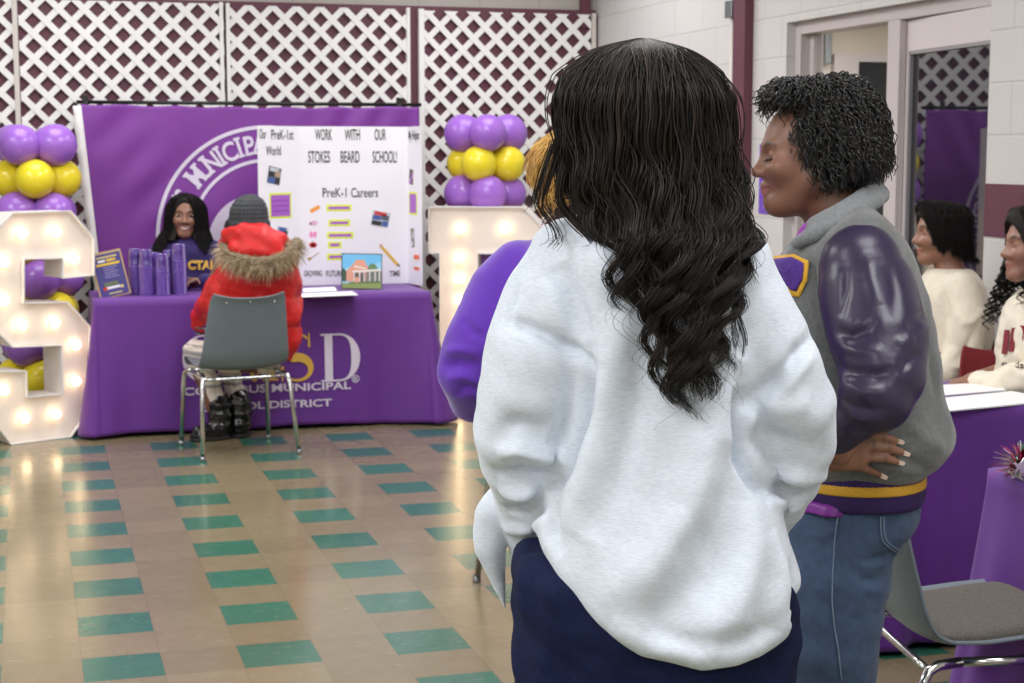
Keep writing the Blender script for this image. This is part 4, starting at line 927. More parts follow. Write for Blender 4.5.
# ---------------------------------------------------------------- people
def frame_root(label, px, w, py=640, rot=0):
    p = V(px, py, w); base = np.array([p[0], w, 0.]); wl = w_of(base); o = thing('person', label, 'person', tuple(wl), YAW); return o, base
def w_of(p): c_, s_ = math.cos(YAW), math.sin(YAW); return np.array([p[0]*c_-p[1]*s_, p[0]*s_+p[1]*c_, p[2]])
class Head:
    """face towards fwd. local x right, y forward, z up; scaled by s"""
    def __init__(h, c, fwd=(0, 1, 0), up=(0, 0, 1), s=1., smile=0., mouth_open=False, full=0.):
        f = np.array(fwd, float); f /= np.linalg.norm(f); u = np.array(up, float); u -= f*(u@f); u /= np.linalg.norm(u); h.c = np.array(c, float); h.R = np.stack([np.cross(f, u), f, u], 1); h.s = s; h.smile = smile; h.full = full; h.mouth_open = mouth_open
    def W(h, x, y, z): return h.c+h.R@(np.array([x, y, z])*h.s)
    def L(h, p): return ((p-h.c.astype(np.float32))@h.R.astype(np.float32))/h.s
    def local(h):
        F_ = h.full; g = []
        a = union([ell((0, -.012, .03), (.074, .096, .085)), ell((0, .026, -.025), (.061+.006*F_, .064, .088)), rc((.044+.006*F_, .0, -.055), (.014, .062, -.097), .024+.006*F_, .022), rc((-.044-.006*F_, .0, -.055), (-.014, .062, -.097), .024+.006*F_, .022), rc((-.008, .072, -.097), (.008, .072, -.097), .0185, .0185)], .022)
        ck = union([ell((sg*.036, .058, -.030+.004*h.smile), (.026+.004*F_, .028+.005*F_, .026)) for sg in (1, -1)], .01)
        br = union([rc((sg*.036, .070, .024), (sg*.010, .081, .022), .010, .0095) for sg in (1, -1)], .008)
        ns = union([rc((0, .082, .014), (0, .101, -.025), .0078, .0105), ell((0, .1035, -.030), (.0145, .0140, .0125))]+[ell((sg*.0165, .092, -.033), (.0115, .0135, .0098)) for sg in (1, -1)], .009)
        w_ = .022+.006*h.smile; lz = .004*h.smile
        lp = union([rc((-w_, .079-.003*h.smile, -.063+lz), (-.006, .0925, -.0585), .0045, .0068), rc((w_, .079-.003*h.smile, -.063+lz), (.006, .0925, -.0585), .0045, .0068), rc((-.006, .0925, -.0585), (.006, .0925, -.0585), .0068, .0068), rc((-w_*.8, .081, -.068+lz), (0, .090, -.073), .005, .0082), rc((w_*.8, .081, -.068+lz), (0, .090, -.073), .005, .0082)], .005)
        sk = [ell((sg*.033, .090, .004), (.019, .017, .0125)) for sg in (1, -1)]
        ey = union([ell((sg*.0325, .0705, .0035), (.0145, .0135, .0125)) for sg in (1, -1)], .002)
        ear = union([union([ell((sg*.0745, -.012, .0), (.009, .019, .031)), ell((sg*.073, -.006, -.022), (.008, .012, .014))], .008) for sg in (1, -1)], .001)
        hole = [ell((sg*.080, -.009, .002), (.006, .010, .016)) for sg in (1, -1)]
        dc = ell((0, .03, -.105), (.045, .045, .022)) if F_ else None
        def f(q):
            d = sm(a(q), ck(q), .022); d = sm(d, br(q), .014); 
            for s_ in sk: d = -sm(-d, s_(q), .012)
            d = sm(d, ns(q), .010); d = sm(d, lp(q), .007); d = sm(d, ey(q), .003); d = sm(d, ear(q), .008)
            for s_ in hole: d = -sm(-d, s_(q), .004)
            if dc: d = sm(d, dc(q), .03)
            return d
        return f
    def sdf(h):
        f = h.local()
        def g(p):
            q = h.L(p); far = np.sqrt(np.sum(q*q, 1))-.17; d = far+.02; m = far < .05
            if m.any(): d[m] = f(q[m])
            return d*h.s
        return g
    def colour(h, v, skin, lips=(.30, .10, .09), brow=(.012, .009, .008), lash=True, open_eyes=False):
        q = h.L(v.astype(np.float32)); col = np.tile(np.array(skin, float), (len(v), 1)); w_ = .022+.006*h.smile; lz = .004*h.smile
        def blend(d, r, e, c): t = np.clip((r-d)/e+.5, 0, 1)[:, None]; col[:] = col*(1-t)+np.array(c)*t
        n = .5+.5*np.sin(q[:, 0]*90)*np.sin(q[:, 2]*80+1); col *= (.94+.1*n)[:, None]
        blend(chain([(-w_, .081, -.064+lz), (0, .095, -.0595), (w_, .081, -.064+lz)], [.002, .0055, .002])(q), .002, .003, lips)
        blend(chain([(-w_*.85, .082, -.068+lz), (0, .094, -.0735), (w_*.85, .082, -.068+lz)], [.002, .0065, .002])(q), .002, .003, np.array(lips)*1.15)
        blend(chain([(-w_*1.05, .083, -.0635+lz), (0, .098, -.0655), (w_*1.05, .083, -.0635+lz)], [.0006]*3)(q), .0016, .001, np.array(lips)*.25)
        for sg in (1, -1):
            blend(chain([(sg*.014, .086, .024), (sg*.030, .084, .0295), (sg*.048, .070, .024)], [.003, .0032, .0015])(q), .001, .004, brow)
            if lash: blend(chain([(sg*.020, .083, -.0045), (sg*.033, .086, -.0065), (sg*.046, .078, -.003)], [.0008, .0011, .0008])(q), .0016, .0012, (.006, .005, .005))
        return col
    def eyes(h, root, mat_w, mat_i, look=(0, 1, 0)):
        for sg in (1, -1):
            g = MB(); R_ = .0128*h.s; c = h.W(sg*.0325, .0725, .0035); M4 = Matrix.Translation(c) @ Matrix.Diagonal((1, 1, .62, 1))
            g.lathe([(max(1e-4, R_*math.sin(PI*k/12)), -R_*math.cos(PI*k/12)) for k in range(13)], 16, M=M4)
            e = g.build('eyeball', mat_w, root); d = h.R@np.array(look, float); d /= np.linalg.norm(d)
            q = Vector(d).to_track_quat('Z', 'Y').to_matrix().to_4x4(); g = MB(); g.lathe([(1e-4, R_*1.05), (R_*.40, R_*.98), (R_*.60, R_*.84)], 14, M=Matrix.Translation(c) @ q); g.build('iris', mat_i, e)
def hand(wrist, d, palm_n, side, s=1., curl=.35, spread=.12):
    """list of prims. d: wrist->fingers, palm_n: out of the palm, side: towards the thumb"""
    d, n, t = [np.array(x, float) for x in (d, palm_n, side)]; d /= np.linalg.norm(d); n -= d*(n@d); n /= np.linalg.norm(n); t = t-d*(t@d)-n*(t@n); t /= np.linalg.norm(t); w = np.array(wrist, float); out = []
    P = lambda a, b, c: w+(d*a+t*b+n*c)*s
    out += [rc(P(0, .012, 0), P(.075, .026, 0), .020*s, .0135*s), rc(P(0, 0, 0), P(.078, .004, 0), .020*s, .0135*s), rc(P(0, -.012, 0), P(.072, -.020, 0), .018*s, .0125*s), rc(P(.02, .02, .004), P(.05, .028, .006), .016*s, .014*s)]
    for b, L, sp in ((.029, .070, .10), (.0095, .078, .02), (-.0105, .072, -.06), (-.028, .056, -.16)):
        p = P(.082 if b > -.02 else .074, b, 0); a = 0.; pts = [p]
        for k, fr in enumerate((.45, .30, .25)):
            a += curl*(1+.5*k); dd = d*math.cos(a)+n*math.sin(a)+t*(sp+spread*b*10)*.6; dd /= np.linalg.norm(dd); pts.append(pts[-1]+dd*L*fr*s)
        out.append(chain(pts, [.0092*s, .0086*s, .0078*s, .0066*s]))
    p = P(.022, .026, .006); q = P(.048, .050, .016); r = P(.072, .056, .024); e = P(.092, .054, .030); out.append(chain([p, q, r, e], [.014*s, .0115*s, .0098*s, .008*s])); return out
def limb(a, b, c, ra, rb, r_c): return chain([a, b, c], [ra, rb, r_c])
def make_body(root, J, head, skin, res=.006, hands=(), extra=None, lips=(.30, .10, .09), smat=None, open_eyes=False, fat=1., name='body', colfn=None, relax=2):
    g = lambda k: np.array(J[k], float)
    tor = union([rc(g('hip_l'), g('hip_r'), .095*fat, .095*fat), rc(g('pelvis'), g('chest'), .10*fat, .105*fat), rc(g('sho_l'), g('sho_r'), .048, .048), rc(g('chest'), g('neck'), .09, .05)], .05)
    nk = rc(g('neck'), head.W(0, -.02, -.06), .054*head.s, .050*head.s) if head else None
    lim = [limb(g('sho_'+s), g('elb_'+s), g('wri_'+s), .047, .038, .026) for s in 'lr']+[limb(g('hip_'+s), g('kne_'+s), g('ank_'+s), .085*fat, .055, .038) for s in 'lr']+[chain([g('ank_'+s)-(0, 0, .0), g('ank_'+s)+(g('toe_'+s)-g('ank_'+s))*.6, g('toe_'+s)], [.036, .036, .026]) for s in 'lr']
    hs = head.sdf() if head else None; hd = [f for h_ in hands for f in h_]; uh = union(hd, .005) if hd else None; ul = union(lim, .0)
    def f(p):
        d = sm(tor(p), ul(p), .03)
        if nk: d = sm(d, sm(hs(p), nk(p), .022), .03)
        if uh: d = sm(d, uh(p), .010)
        return d
    pts = np.array([J[k] for k in J]+([head.c+np.array([0, 0, .14]), head.c+np.array([.15, .15, 0]), head.c-np.array([.15, .15, 0])] if head else [])); lo = pts.min(0)-.15; hi = pts.max(0)+.15; lo[2] = max(lo[2], -.01)
    v, q = sdf_mesh(f, lo, hi, res, relax=relax); me = mesh_np(name, v, q)
    col = head.colour(v, skin, lips) if head else np.tile(np.array(skin), (len(v), 1))
    if colfn: col = colfn(v, col)
    colset(me, col); return link(name, me, smat or M['skin'], root), f
def garment(root, name, f, lo, hi, res, m, disp=None, relax=2, label=None, col=None):
    v, q = sdf_mesh(f, lo, hi, res, relax=relax)
    if disp is not None:
        g = grad(f, v, res*.6); v = v+g*disp(v)[:, None]
    me = mesh_np(name, v, q)
    if col is not None: colset(me, col(v))
    return link(name, me, m, root, label)
def hair_strands(rows, phis, zend, ztop, n=48, per=18, amp=.012, lam=.085, r=.0012, spread=.008, wavefrom=.1, seed=1, lat=1., side=True, thick=None, straggle=0., inner=(.82, 1.0), clump=.55, vary=.02):
    """combed locks: meridians of an envelope (rows: z, cx, cy, rx, ry; phi 0 = back of head)"""
    rg = np.random.RandomState(seed); R = np.array(sorted(rows)); zz = np.linspace(R[0, 0], R[-1, 0], 300); cols = []
    for c in range(1, 5):
        x = np.interp(zz, R[:, 0], R[:, c])
        for _ in range(25): x[1:-1] = (x[:-2]+2*x[1:-1]+x[2:])/4
        cols.append(x)
    out = []
    for phi in phis:
        ze = zend(phi)+rg.uniform(-.015, vary); ph = 2.2*math.sin(5*phi+seed)+rg.uniform(-.9, .9); lm = lam*rg.uniform(.85, 1.2); am = amp*rg.uniform(.6, 1.25); sc = rg.uniform(*inner); lph = phi+rg.uniform(-.05, .05)
        for s in range(per):
            ze2 = ze+abs(rg.randn())*.02*(1+2*straggle); t = np.linspace(0, 1, n); z = ztop+(ze2-ztop)*t**1.12
            p2 = lph+rg.randn()*.02+rg.randn()*.4*np.exp(-(ztop-z)/.03); s2 = sc+rg.randn()*.012; cx, cy, rx, ry = [np.interp(z, zz, x) for x in cols]
            k = np.clip((ztop-z-wavefrom)/.25, 0, 1); tip = 1-clump*np.clip((t-.3)/.65, 0, 1); o = rg.randn(3)*spread; a = am*k*(1+.4*t); w1 = 2*PI*(ztop-z)/lm+ph+rg.randn()*.15
            x = cx+rx*s2*np.sin(p2)+a*np.sin(w1)*lat+o[0]*tip*np.clip(t*4, 0, 1); y = cy-ry*s2*np.cos(p2)+a*np.cos(w1)*.8*(1 if side else .4)+o[1]*tip*np.clip(t*4, 0, 1)
            st = np.outer(rg.randn(2), straggle*.02*t**3); out.append(np.stack([x+st[0], y+st[1], z], 1))
    P = np.array(out); rad = r*(1-.75*np.linspace(0, 1, n)**3); return strands(P, rad[None] if thick is None else rad[None]*thick, 3)
M['skin'] = attr_mat('skin_dark', .42, sss=.0, bump=.06, bscale=500)
def hair_mat(n, c, rough=.36, spec=.5): return mat(n, c, rough, spec=spec, noise=.25, nscale=40)
M['hair_black'] = hair_mat('hair_black', (.010, .0085, .0075, 1), .48, .3); M['hair_brown'] = hair_mat('hair_dark_brown', (.018, .012, .0095, 1), .40)
M['eye_white'] = mat('eye_white', srgb(232, 226, 222), .2); M['iris'] = mat('iris_brown', srgb(30, 18, 14), .1)
def trousers(root, J, m, hem=.0, name='trousers', res=.009, k=.0):
    f = union([rc(J['hip_l'], J['hip_r'], .115, .115), rc(J['pelvis'], (np.array(J['hip_l'])+np.array(J['hip_r']))/2, .12, .115)]+[chain([J['hip_'+s], J['kne_'+s], np.array(J['ank_'+s])+(0, 0, .03)], [.097, .070, .056]) for s in 'lr'], .03)
    P = np.array([J[q] for q in J if q[:3] in ('hip', 'kne', 'ank', 'pel')]); garment(root, name, f, P.min(0)-.16, P.max(0)+.16, res, m, lambda v: lumps(v, .003, 40, 3))
    for s in 'lr':
        a, t = np.array(J['ank_'+s], float), np.array(J['toe_'+s], float); f2_ = inter(rc((a[0], a[1], .048), t*A(1, 1, 0)+A(0, 0, .042)+(t-a)*A(.12, .12, 0), .048, .043), lambda p: .002-p[:, 2], .004); garment(root, 'shoe', f2_, np.minimum(a, t)-.13, np.maximum(a, t)+.13, .008, M['shoe'])
M['shoe'] = mat('black_shoe_leather', srgb(26, 25, 26), .45)
M['hair_soft'] = hair_mat('hair_soft_black', (.011, .0095, .0085, 1), .62, .18)
def stand(base, cu, sh_l, sh_r, z_sh, z_hip, hip=.09, fwd=(0, 1)):
    f = np.array([fwd[0], fwd[1], 0.]); r = np.array([f[1], -f[0], 0.])   # r: person's right
    J = {'pelvis': (0, 0, z_hip+.05), 'chest': np.array([0, 0, z_sh-.13]), 'neck': np.array([0, 0, z_sh+.03])-f*.02}
    for s, k in (('l', -1), ('r', 1)):
        J['hip_'+s] = r*hip*k+np.array([0, 0, z_hip]); J['kne_'+s] = r*(hip+.01)*k+np.array([0, 0, .48])+f*.02; J['ank_'+s] = r*(hip+.01)*k+np.array([0, 0, .075])-f*.02; J['toe_'+s] = r*(hip+.03)*k+np.array([0, 0, .03])+f*.17
    return J
# ================================================================ WOMAN IN THE WHITE SWEATSHIRT (seen from behind)
W1 = 2.45
r1, b1 = frame_root('person seen from behind in a pale grey sweatshirt with long wavy black hair', 662, W1)
def q1(px, py, dw=0.): return V(px, py, W1+dw)-b1
k1 = abs(q1(700, 300)[0]-q1(600, 300)[0])/100          # metres per pixel
def row1(py, l, r, d, c=0.): a, b = q1(l, py), q1(r, py); return (a[2], (a[0]+b[0])/2, c, (b[0]-a[0])/2, d)
rows = [row1(200, 612, 705, .055, .02), row1(212, 588, 722, .075, .015), row1(226, 556, 748, .10), row1(246, 540, 766, .12), row1(280, 540, 768, .135), row1(330, 556, 762, .145), row1(400, 568, 754, .15), row1(460, 552, 768, .16), row1(520, 535, 782, .175), row1(560, 530, 796, .185), row1(600, 534, 806, .19), row1(640, 540, 806, .19), row1(690, 548, 800, .185)]
tors = loft(rows, 2.25)
hx = [q1(p[0], p[1], -.15) for p in ((520, 520), (531, 540), (540, 566), (560, 592), (600, 630), (640, 655), (700, 669), (760, 662), (790, 645), (806, 615))]
hu, hz = np.array([p[0] for p in hx]), np.array([p[2] for p in hx])
def hemcut(p): return (np.interp(p[:, 0], hu, hz)-p[:, 2]-.05*np.clip((p[:, 1]-.05)*2, 0, 1)).astype(np.float32)*.8
def sleeve(lst): return chain([q1(x, y, dw) for x, y, r, dw in lst], [r for x, y, r, dw in lst], .0)
sl_l = [(568, 262, .062, 0), (552, 300, .074, -.01), (537, 350, .080, -.015), (529, 390, .0785, -.01), (523, 430, .076, .01), (524, 456, .069, .04), (528, 490, .058, .08), (532, 520, .046, .11), (533, 546, .037, .13), (534, 556, .034, .14)]
sl_r = [(730, 270, .062, 0), (744, 312, .073, -.01), (768, 360, .079, -.015), (784, 405, .079, -.01), (786, 440, .074, .015), (783, 472, .062, .05), (776, 500, .046, .09), (770, 520, .036, .12)]
s_l, s_r = sleeve(sl_l), sleeve(sl_r)
flap = chain([q1(512, 478, .13), q1(492, 515, .12), q1(490, 548, .12), q1(499, 585, .125), q1(505, 608, .13)], [.022, .026, .024, .012, .004])
def shirt1(p):
    t = -sm(-tors(p), -hemcut(p), .03); d = sm(sm(t, s_l(p), .018), s_r(p), .018); return sm(d, flap(p), .012)
def f1(lst, dw=-.12): return [trace(shirt1, x, y, b1, 1.9, 2.9)[0] for x, y in lst]
FS = 2.3
FO = [(f1([(503, 320), (520, 325), (545, 334), (570, 348), (592, 366)]), -.008, .007), (f1([(536, 244), (523, 270), (512, 300), (505, 322)]), -.004, .006),
      (f1([(816, 334), (800, 352), (775, 382), (747, 412)]), -.013, .009), (f1([(812, 345), (790, 372), (760, 405)]), .007, .012),
      (f1([(594, 352), (590, 390), (584, 425), (572, 458), (556, 482), (545, 492)]), -.016, .012), (f1([(741, 385), (741, 420), (744, 452), (756, 480), (772, 500)]), -.016, .011),
      (f1([(497, 452), (520, 447), (545, 455), (566, 468)]), .010, .010), (f1([(492, 470), (520, 474), (548, 478)]), -.008, .009), (f1([(500, 490), (525, 492), (550, 486)]), .008, .009), (f1([(503, 510), (525, 512), (545, 506)]), -.006, .008), (f1([(497, 430), (520, 425), (548, 432)]), -.006, .012), (f1([(503, 527), (530, 528), (548, 522)]), .005, .008),
      (f1([(770, 470), (795, 474), (824, 476)]), .008, .009), (f1([(766, 487), (790, 490), (815, 490)]), -.007, .008), (f1([(768, 503), (788, 505), (805, 503)]), .006, .007), (f1([(745, 425), (775, 410), (812, 402)]), .006, .014), (f1([(748, 445), (780, 440), (820, 446)]), -.005, .012),
      (f1([(626, 300), (612, 360), (602, 420), (590, 480), (566, 535)]), .010, .022), (f1([(644, 330), (634, 400), (620, 470), (590, 540)]), -.007, .022),
      (f1([(722, 380), (712, 440), (690, 510), (650, 570), (600, 610)]), .009, .024), (f1([(735, 440), (726, 510), (700, 580), (650, 632)]), -.008, .024), (f1([(752, 500), (752, 560), (735, 615), (700, 650)]), .008, .022),
      (f1([(558, 500), (552, 530), (562, 556)]), -.006, .012),
      (f1([(786, 560), (796, 590), (792, 625)]), -.007, .014), (f1([(770, 530), (782, 580), (775, 630)]), .006, .016), (f1([(640, 630), (690, 645), (750, 638), (785, 615)]), -.005, .012), (f1([(610, 622), (660, 650), (720, 655)]), .004, .012),
      (f1([(560, 262), (575, 300), (588, 340)]), -.008, .014), (f1([(548, 275), (556, 310), (572, 345)]), .006, .014), (f1([(745, 270), (742, 310), (738, 360)]), -.007, .014), (f1([(580, 240), (600, 262), (620, 300)]), .005, .02)]
m_ = NT('heather_jersey'); tc = m_.n('ShaderNodeTexCoord'); mp = m_.n('ShaderNodeMapping'); mp.inputs['Scale'].default_value = (60, 60, 320); m_.l(tc.outputs['Object'], mp.inputs[0]); nz = m_.n('ShaderNodeTexNoise', Scale=1.5, Detail=4); m_.l(mp.outputs[0], nz.inputs['Vector'])
rp_ = m_.n('ShaderNodeValToRGB'); rp_.color_ramp.elements[0].position = .32; rp_.color_ramp.elements[0].color = srgb(203, 211, 224); rp_.color_ramp.elements[1].position = .62; rp_.color_ramp.elements[1].color = srgb(219, 226, 236); m_.l(nz.outputs['Fac'], rp_.inputs[0]); m_.l(rp_.outputs[0], m_.b.inputs['Base Color'])
m_.b.inputs['Roughness'].default_value = .85; m_.b.inputs['Sheen Weight'].default_value = .25; m_.b.inputs['Specular IOR Level'].default_value = .2
n2 = m_.n('ShaderNodeTexNoise', Scale=420, Detail=2); m_.l(tc.outputs['Object'], n2.inputs['Vector']); bp = m_.n('ShaderNodeBump', Strength=.25, Distance=.0015); m_.l(n2.outputs['Fac'], bp.inputs['Height']); m_.l(bp.outputs[0], m_.b.inputs['Normal']); M['heather'] = m_.m
lo1, hi1 = np.array([-.36, -.30, .60]), np.array([.34, .34, 1.50])
garment(r1, 'sweatshirt', shirt1, lo1, hi1, .0038, M['heather'], lambda v: FS*folds(v, [(p, a, w*1.45) for p, a, w in FO])+lumps(v, .0022, 22, 3)+lumps(v, .0011, 55, 4), relax=4)
# jeans
jr = [row1(549, 518, 790, .14, .01), row1(565, 511, 796, .16), row1(600, 511, 800, .165), row1(645, 515, 796, .16), row1(690, 524, 788, .14)]
hipl, hipr = q1(590, 680), q1(716, 680)
legs = [chain([hp+A(0, 0, .02), A(hp[0]*1.02, .02, .48), A(hp[0]*1.03, -.01, .10)], [.103, .082, .068]) for hp in (hipl, hipr)]
jean1 = union([loft(jr, 2.2)]+legs, .05)
M['denim_dark'] = mat('dark_navy_denim', srgb(17, 25, 58), .85, noise=.22, nscale=160, bump=.3, bscale=500, spec=.2)
JF = [(f1([(512, 570), (540, 600), (580, 640)]), 0, .01)]
garment(r1, 'jeans', jean1, (-.32, -.26, .06), (.30, .26, .95), .008, M['denim_dark'], lambda v: lumps(v, .004, 26, 8)+lumps(v, .002, 60, 9))
for s_, hp in (('l', hipl), ('r', hipr)):
    sh = union([rc((hp[0]*1.03, -.03, .045), (hp[0]*1.1, .15, .04), .047, .042)], .0); garment(r1, 'shoe', inter(sh, lambda p: (.002-p[:, 2]), .004), (hp[0]-.12, -.12, -.004), (hp[0]+.12, .25, .12), .006, mat('white_trainer', srgb(225, 222, 218), .5))
J = stand(b1, 0, 0, 0, q1(0, 232)[2], q1(0, 600)[2]); J['hip_l'] = hipl+A(.02, 0, .05); J['hip_r'] = hipr+A(-.02, 0, .05)
J['sho_l'] = q1(582, 272); J['elb_l'] = q1(521, 430, .01); J['wri_l'] = q1(532, 535, .13); J['sho_r'] = q1(722, 280); J['elb_r'] = q1(788, 432, .01); J['wri_r'] = q1(770, 515, .12)
for s_ in 'lr': J['kne_'+s_] = A((hipl if s_ == 'l' else hipr)[0]*1.02, .02, .48); J['ank_'+s_] = A((hipl if s_ == 'l' else hipr)[0]*1.03, -.02, .08); J['toe_'+s_] = A((hipl if s_ == 'l' else hipr)[0]*1.1, .14, .035)
hc1 = q1(648, 148, .01); h1 = Head(hc1, (.12, 1, -.05), s=1.0)
hands1 = [hand(q1(532, 545, .14), (.25, .25, -1), (1, .2, .2), (0, 1, .1), .95, .2), hand(q1(768, 520, .13), (-.2, .5, -1), (-1, .2, .2), (0, 1, .1), .95, .2)]
make_body(r1, J, h1, (.20, .095, .06), .0075, hands1, fat=.95)
# hair
def hr(py, c, hw, dp, cw=.0): p = q1(c, py); return (p[2], p[0], cw, hw*k1, dp)
hrow = [hr(36, 646, 4, .01, .05), hr(41, 645, 28, .05, .045), hr(50, 644, 47, .085, .03), hr(70, 643, 66, .108, .01), hr(95, 643, 78, .117, -.005), hr(130, 643, 82, .120), hr(165, 648, 84, .118), hr(190, 652, 82, .113, -.01), hr(212, 659, 78, .10, -.03), hr(235, 665, 74, .07, -.085), hr(265, 664, 60, .05, -.115), hr(300, 664, 49, .035, -.135), hr(340, 670, 37, .03, -.15), hr(380, 677, 27, .025, -.158), hr(410, 677, 19, .02, -.16), hr(440, 676, 15, .02, -.162)]
zt1 = q1(0, 37)[2]; zp = lambda py: q1(0, py)[2]
def zend1(phi):
    a = math.sin(phi)
    if abs(phi) > 1.55: return zp(228)
    if a < -.88: return zp(236)
    if a < -.62: return zp(320 if a < -.72 else 365)
    if a > .86: return zp(352)
    if a > .62: return zp(378)
    return zp(405-40*abs(a))
lockn = [0]
def zend1b(phi):
    lockn[0] += 1; z = zend1(phi)
    return z if lockn[0] % 3 != 1 else max(z, zp(270+25*math.sin(9*phi)))
rg = np.random.RandomState(5); ph1 = np.concatenate([np.linspace(-2.1, 2.1, 40)+rg.uniform(-.03, .03, 40), rg.uniform(-.6, .8, 8)])
va, qa = hair_strands(hrow, ph1, zend1b, zt1, 72, 62, .0135, .10, .00105, .0095, .08, 2, straggle=.25, inner=(.9, 1.02), clump=.86, vary=.06)
vb, qb = hair_strands(hrow, np.linspace(-2.2, 2.2, 90), lambda p: max(zend1(p), zp(250)), zt1, 48, 22, .010, .12, .00115, .006, .09, 12, inner=(.86, .97))
vb2, qb2 = hair_strands(hrow, rg.uniform(-1.4, 1.4, 30), lambda p: zend1(p)-.012, zt1, 64, 3, .016, .09, .0007, .008, .14, 9, straggle=1.2, inner=(.98, 1.04))
vb, qb = np.concatenate([vb, vb2]), np.concatenate([qb, qb2+len(vb)])
# front locks that swing out at the left of the neck and by the right shoulder
extra = []
for pts in ([(556, 150), (545, 185), (538, 205), (552, 222), (560, 240), (552, 246)], [(566, 160), (556, 200), (575, 222), (592, 238), (600, 252), (590, 258)], [(575, 170), (580, 215), (600, 232), (612, 248), (604, 262)], [(732, 170), (744, 215), (752, 240), (748, 262), (756, 278)], [(722, 180), (734, 225), (726, 255), (738, 285), (732, 310), (743, 335), (738, 356)], [(715, 190), (724, 235), (718, 270), (734, 300), (728, 330), (736, 350)], [(590, 200), (612, 245), (622, 280), (614, 305), (626, 330), (632, 352)], [(552, 140), (540, 172), (534, 198), (530, 205)]):
    P = np.array([q1(x, y, -.10 if y > 225 else -.05) for x, y in pts]); t0 = np.linspace(0, 1, len(P)); t1 = np.linspace(0, 1, 40); C_ = np.stack([np.interp(t1, t0, P[:, k]) for k in range(3)], 1)
    for _ in range(10): C_[1:-1] = (C_[:-2]+2*C_[1:-1]+C_[2:])/4
    for s in range(34 if pts[0][0] in (725, 566, 715) else 14): extra.append(C_+rg.randn(3)*.004*(1-.3*t1[:, None])+np.outer(t1**2, rg.randn(3)*.006))
vc, qc = strands(np.array(extra), .001*(1-.7*np.linspace(0, 1, 40)**2)[None], 3)
V_ = np.concatenate([va, vb, vc]); Q_ = np.concatenate([qa, qb+len(va), qc+len(va)+len(vb)])
def shrink(rws, s, zlo): return loft([(z, cx, cy, max(.004, rx*s), max(.004, ry*s)) for z, cx, cy, rx, ry in rws if z > zlo], 2.0)
core = shrink(hrow, .86, zp(262))
vv, qq = sdf_mesh(core, q1(530, 345, -.3), q1(770, 30, .2), .006)
me = mesh_np('hair', np.concatenate([V_, vv]), np.concatenate([Q_, qq+len(V_)])); cb = np.tile(np.array((.015, .0105, .0085)), (len(V_)+len(vv), 1)); ns_ = [(len(va), 72*3), (len(vb)-len(vb2), 48*3), (len(vb2), 64*3), (len(vc), 40*3)]; o_ = 0
for tot, k_ in ns_:
    m_r = rg.gamma(2.2, .5, tot//k_).clip(.4, 3.2); cb[o_:o_+tot] *= np.repeat(m_r, k_)[:, None]*np.array([1.0, .97, .93]); o_ += tot
colset(me, cb); link('hair', me, attr_mat('hair_dark_brown_strands', .52, spec=.33), r1)
# ================================================================ WOMAN IN THE VARSITY JACKET (profile, facing left)
W2 = 3.1
r2, b2 = frame_root('person in profile wearing a grey varsity jacket with dark purple leather sleeves', 850, W2)
def q2(px, py, dw=0.): return V(px, py, W2+dw)-b2
k2 = abs(q2(900, 300)[0]-q2(800, 300)[0])/100
def row2(py, l, r, d, c=0.): a, b = q2(l, py), q2(r, py); return (a[2], (a[0]+b[0])/2, c, (b[0]-a[0])/2, d)
def row2n(py, l, r, d, c=0., z=-.17): a = row2(py, l, r, d, c); return (q2(l, py, z)[2],)+a[1:]
jk = loft([row2(214, 852, 884, .05), row2(222, 826, 893, .10), row2(236, 800, 903, .135), row2(262, 780, 913, .16), row2(300, 770, 924, .172), row2(350, 764, 934, .185), row2(400, 762, 940, .195), row2n(440, 764, 949, .205), row2n(462, 768, 947, .20), row2n(476, 776, 930, .19), row2n(484, 782, 918, .18)], 2.3)
bandf = loft([row2n(470, 784, 918, .172), row2n(478, 781, 919.5, .180), row2n(497, 781, 919.5, .182), row2n(512, 783, 918.5, .178), row2n(515, 785, 917, .174)], 2.3)
slv = [(861, 264, .074, -.165), (868, 290, .085, -.185), (880, 340, .090, -.235), (881, 372, .079, -.27), (874, 397, .068, -.29), (856, 417, .050, -.275), (839, 438, .036, -.25)]
slf = chain([q2(x, y, dw) for x, y, r, dw in slv], [r for x, y, r, dw in slv])
slr = chain([q2(x, y, dw) for x, y, dw in ((856, 268, .16), (868, 330, .22), (850, 385, .26), (800, 430, .2), (786, 440, .16))], [.072, .085, .078, .055, .04])
def jack(p): return sm(jk(p), sm(off(slf, .004)(p), off(slr, .004)(p), .01), .02) if False else jk(p)
def f2(f, lst): return [trace(f, x, y, b2, 2.5, 3.5)[0] for x, y in lst]
shoulder = chain([q2(850, 226, -.06), q2(862, 244, -.12), q2(868, 275, -.13)], [.05, .062, .06])
def body_j(p): return sm(jk(p), shoulder(p), .04)
M['wool'] = mat('grey_wool', srgb(102, 104, 104), .9, noise=.16, nscale=120, bump=.35, bscale=260, sheen=.3)
wf = [(f2(body_j, [(925, 300), (930, 350), (940, 400)]), -.006, .012), (f2(body_j, [(905, 420), (925, 440), (945, 450)]), .008, .014), (f2(body_j, [(890, 440), (910, 462), (935, 468)]), -.006, .010), (f2(body_j, [(800, 240), (812, 270), (818, 310)]), -.006, .010), (f2(body_j, [(790, 250), (800, 300), (802, 350)]), .006, .012), (f2(body_j, [(850, 465), (880, 462), (905, 470)]), .005, .008), (f2(body_j, [(845, 473), (880, 474), (915, 474)]), -.006, .006)]
garment(r2, 'jacket', body_j, (-.30, -.34, .72), (.34, .30, 1.52), .006, M['wool'], lambda v: folds(v, wf)+lumps(v, .003, 24, 3)+lumps(v, .0015, 60, 4), relax=3)
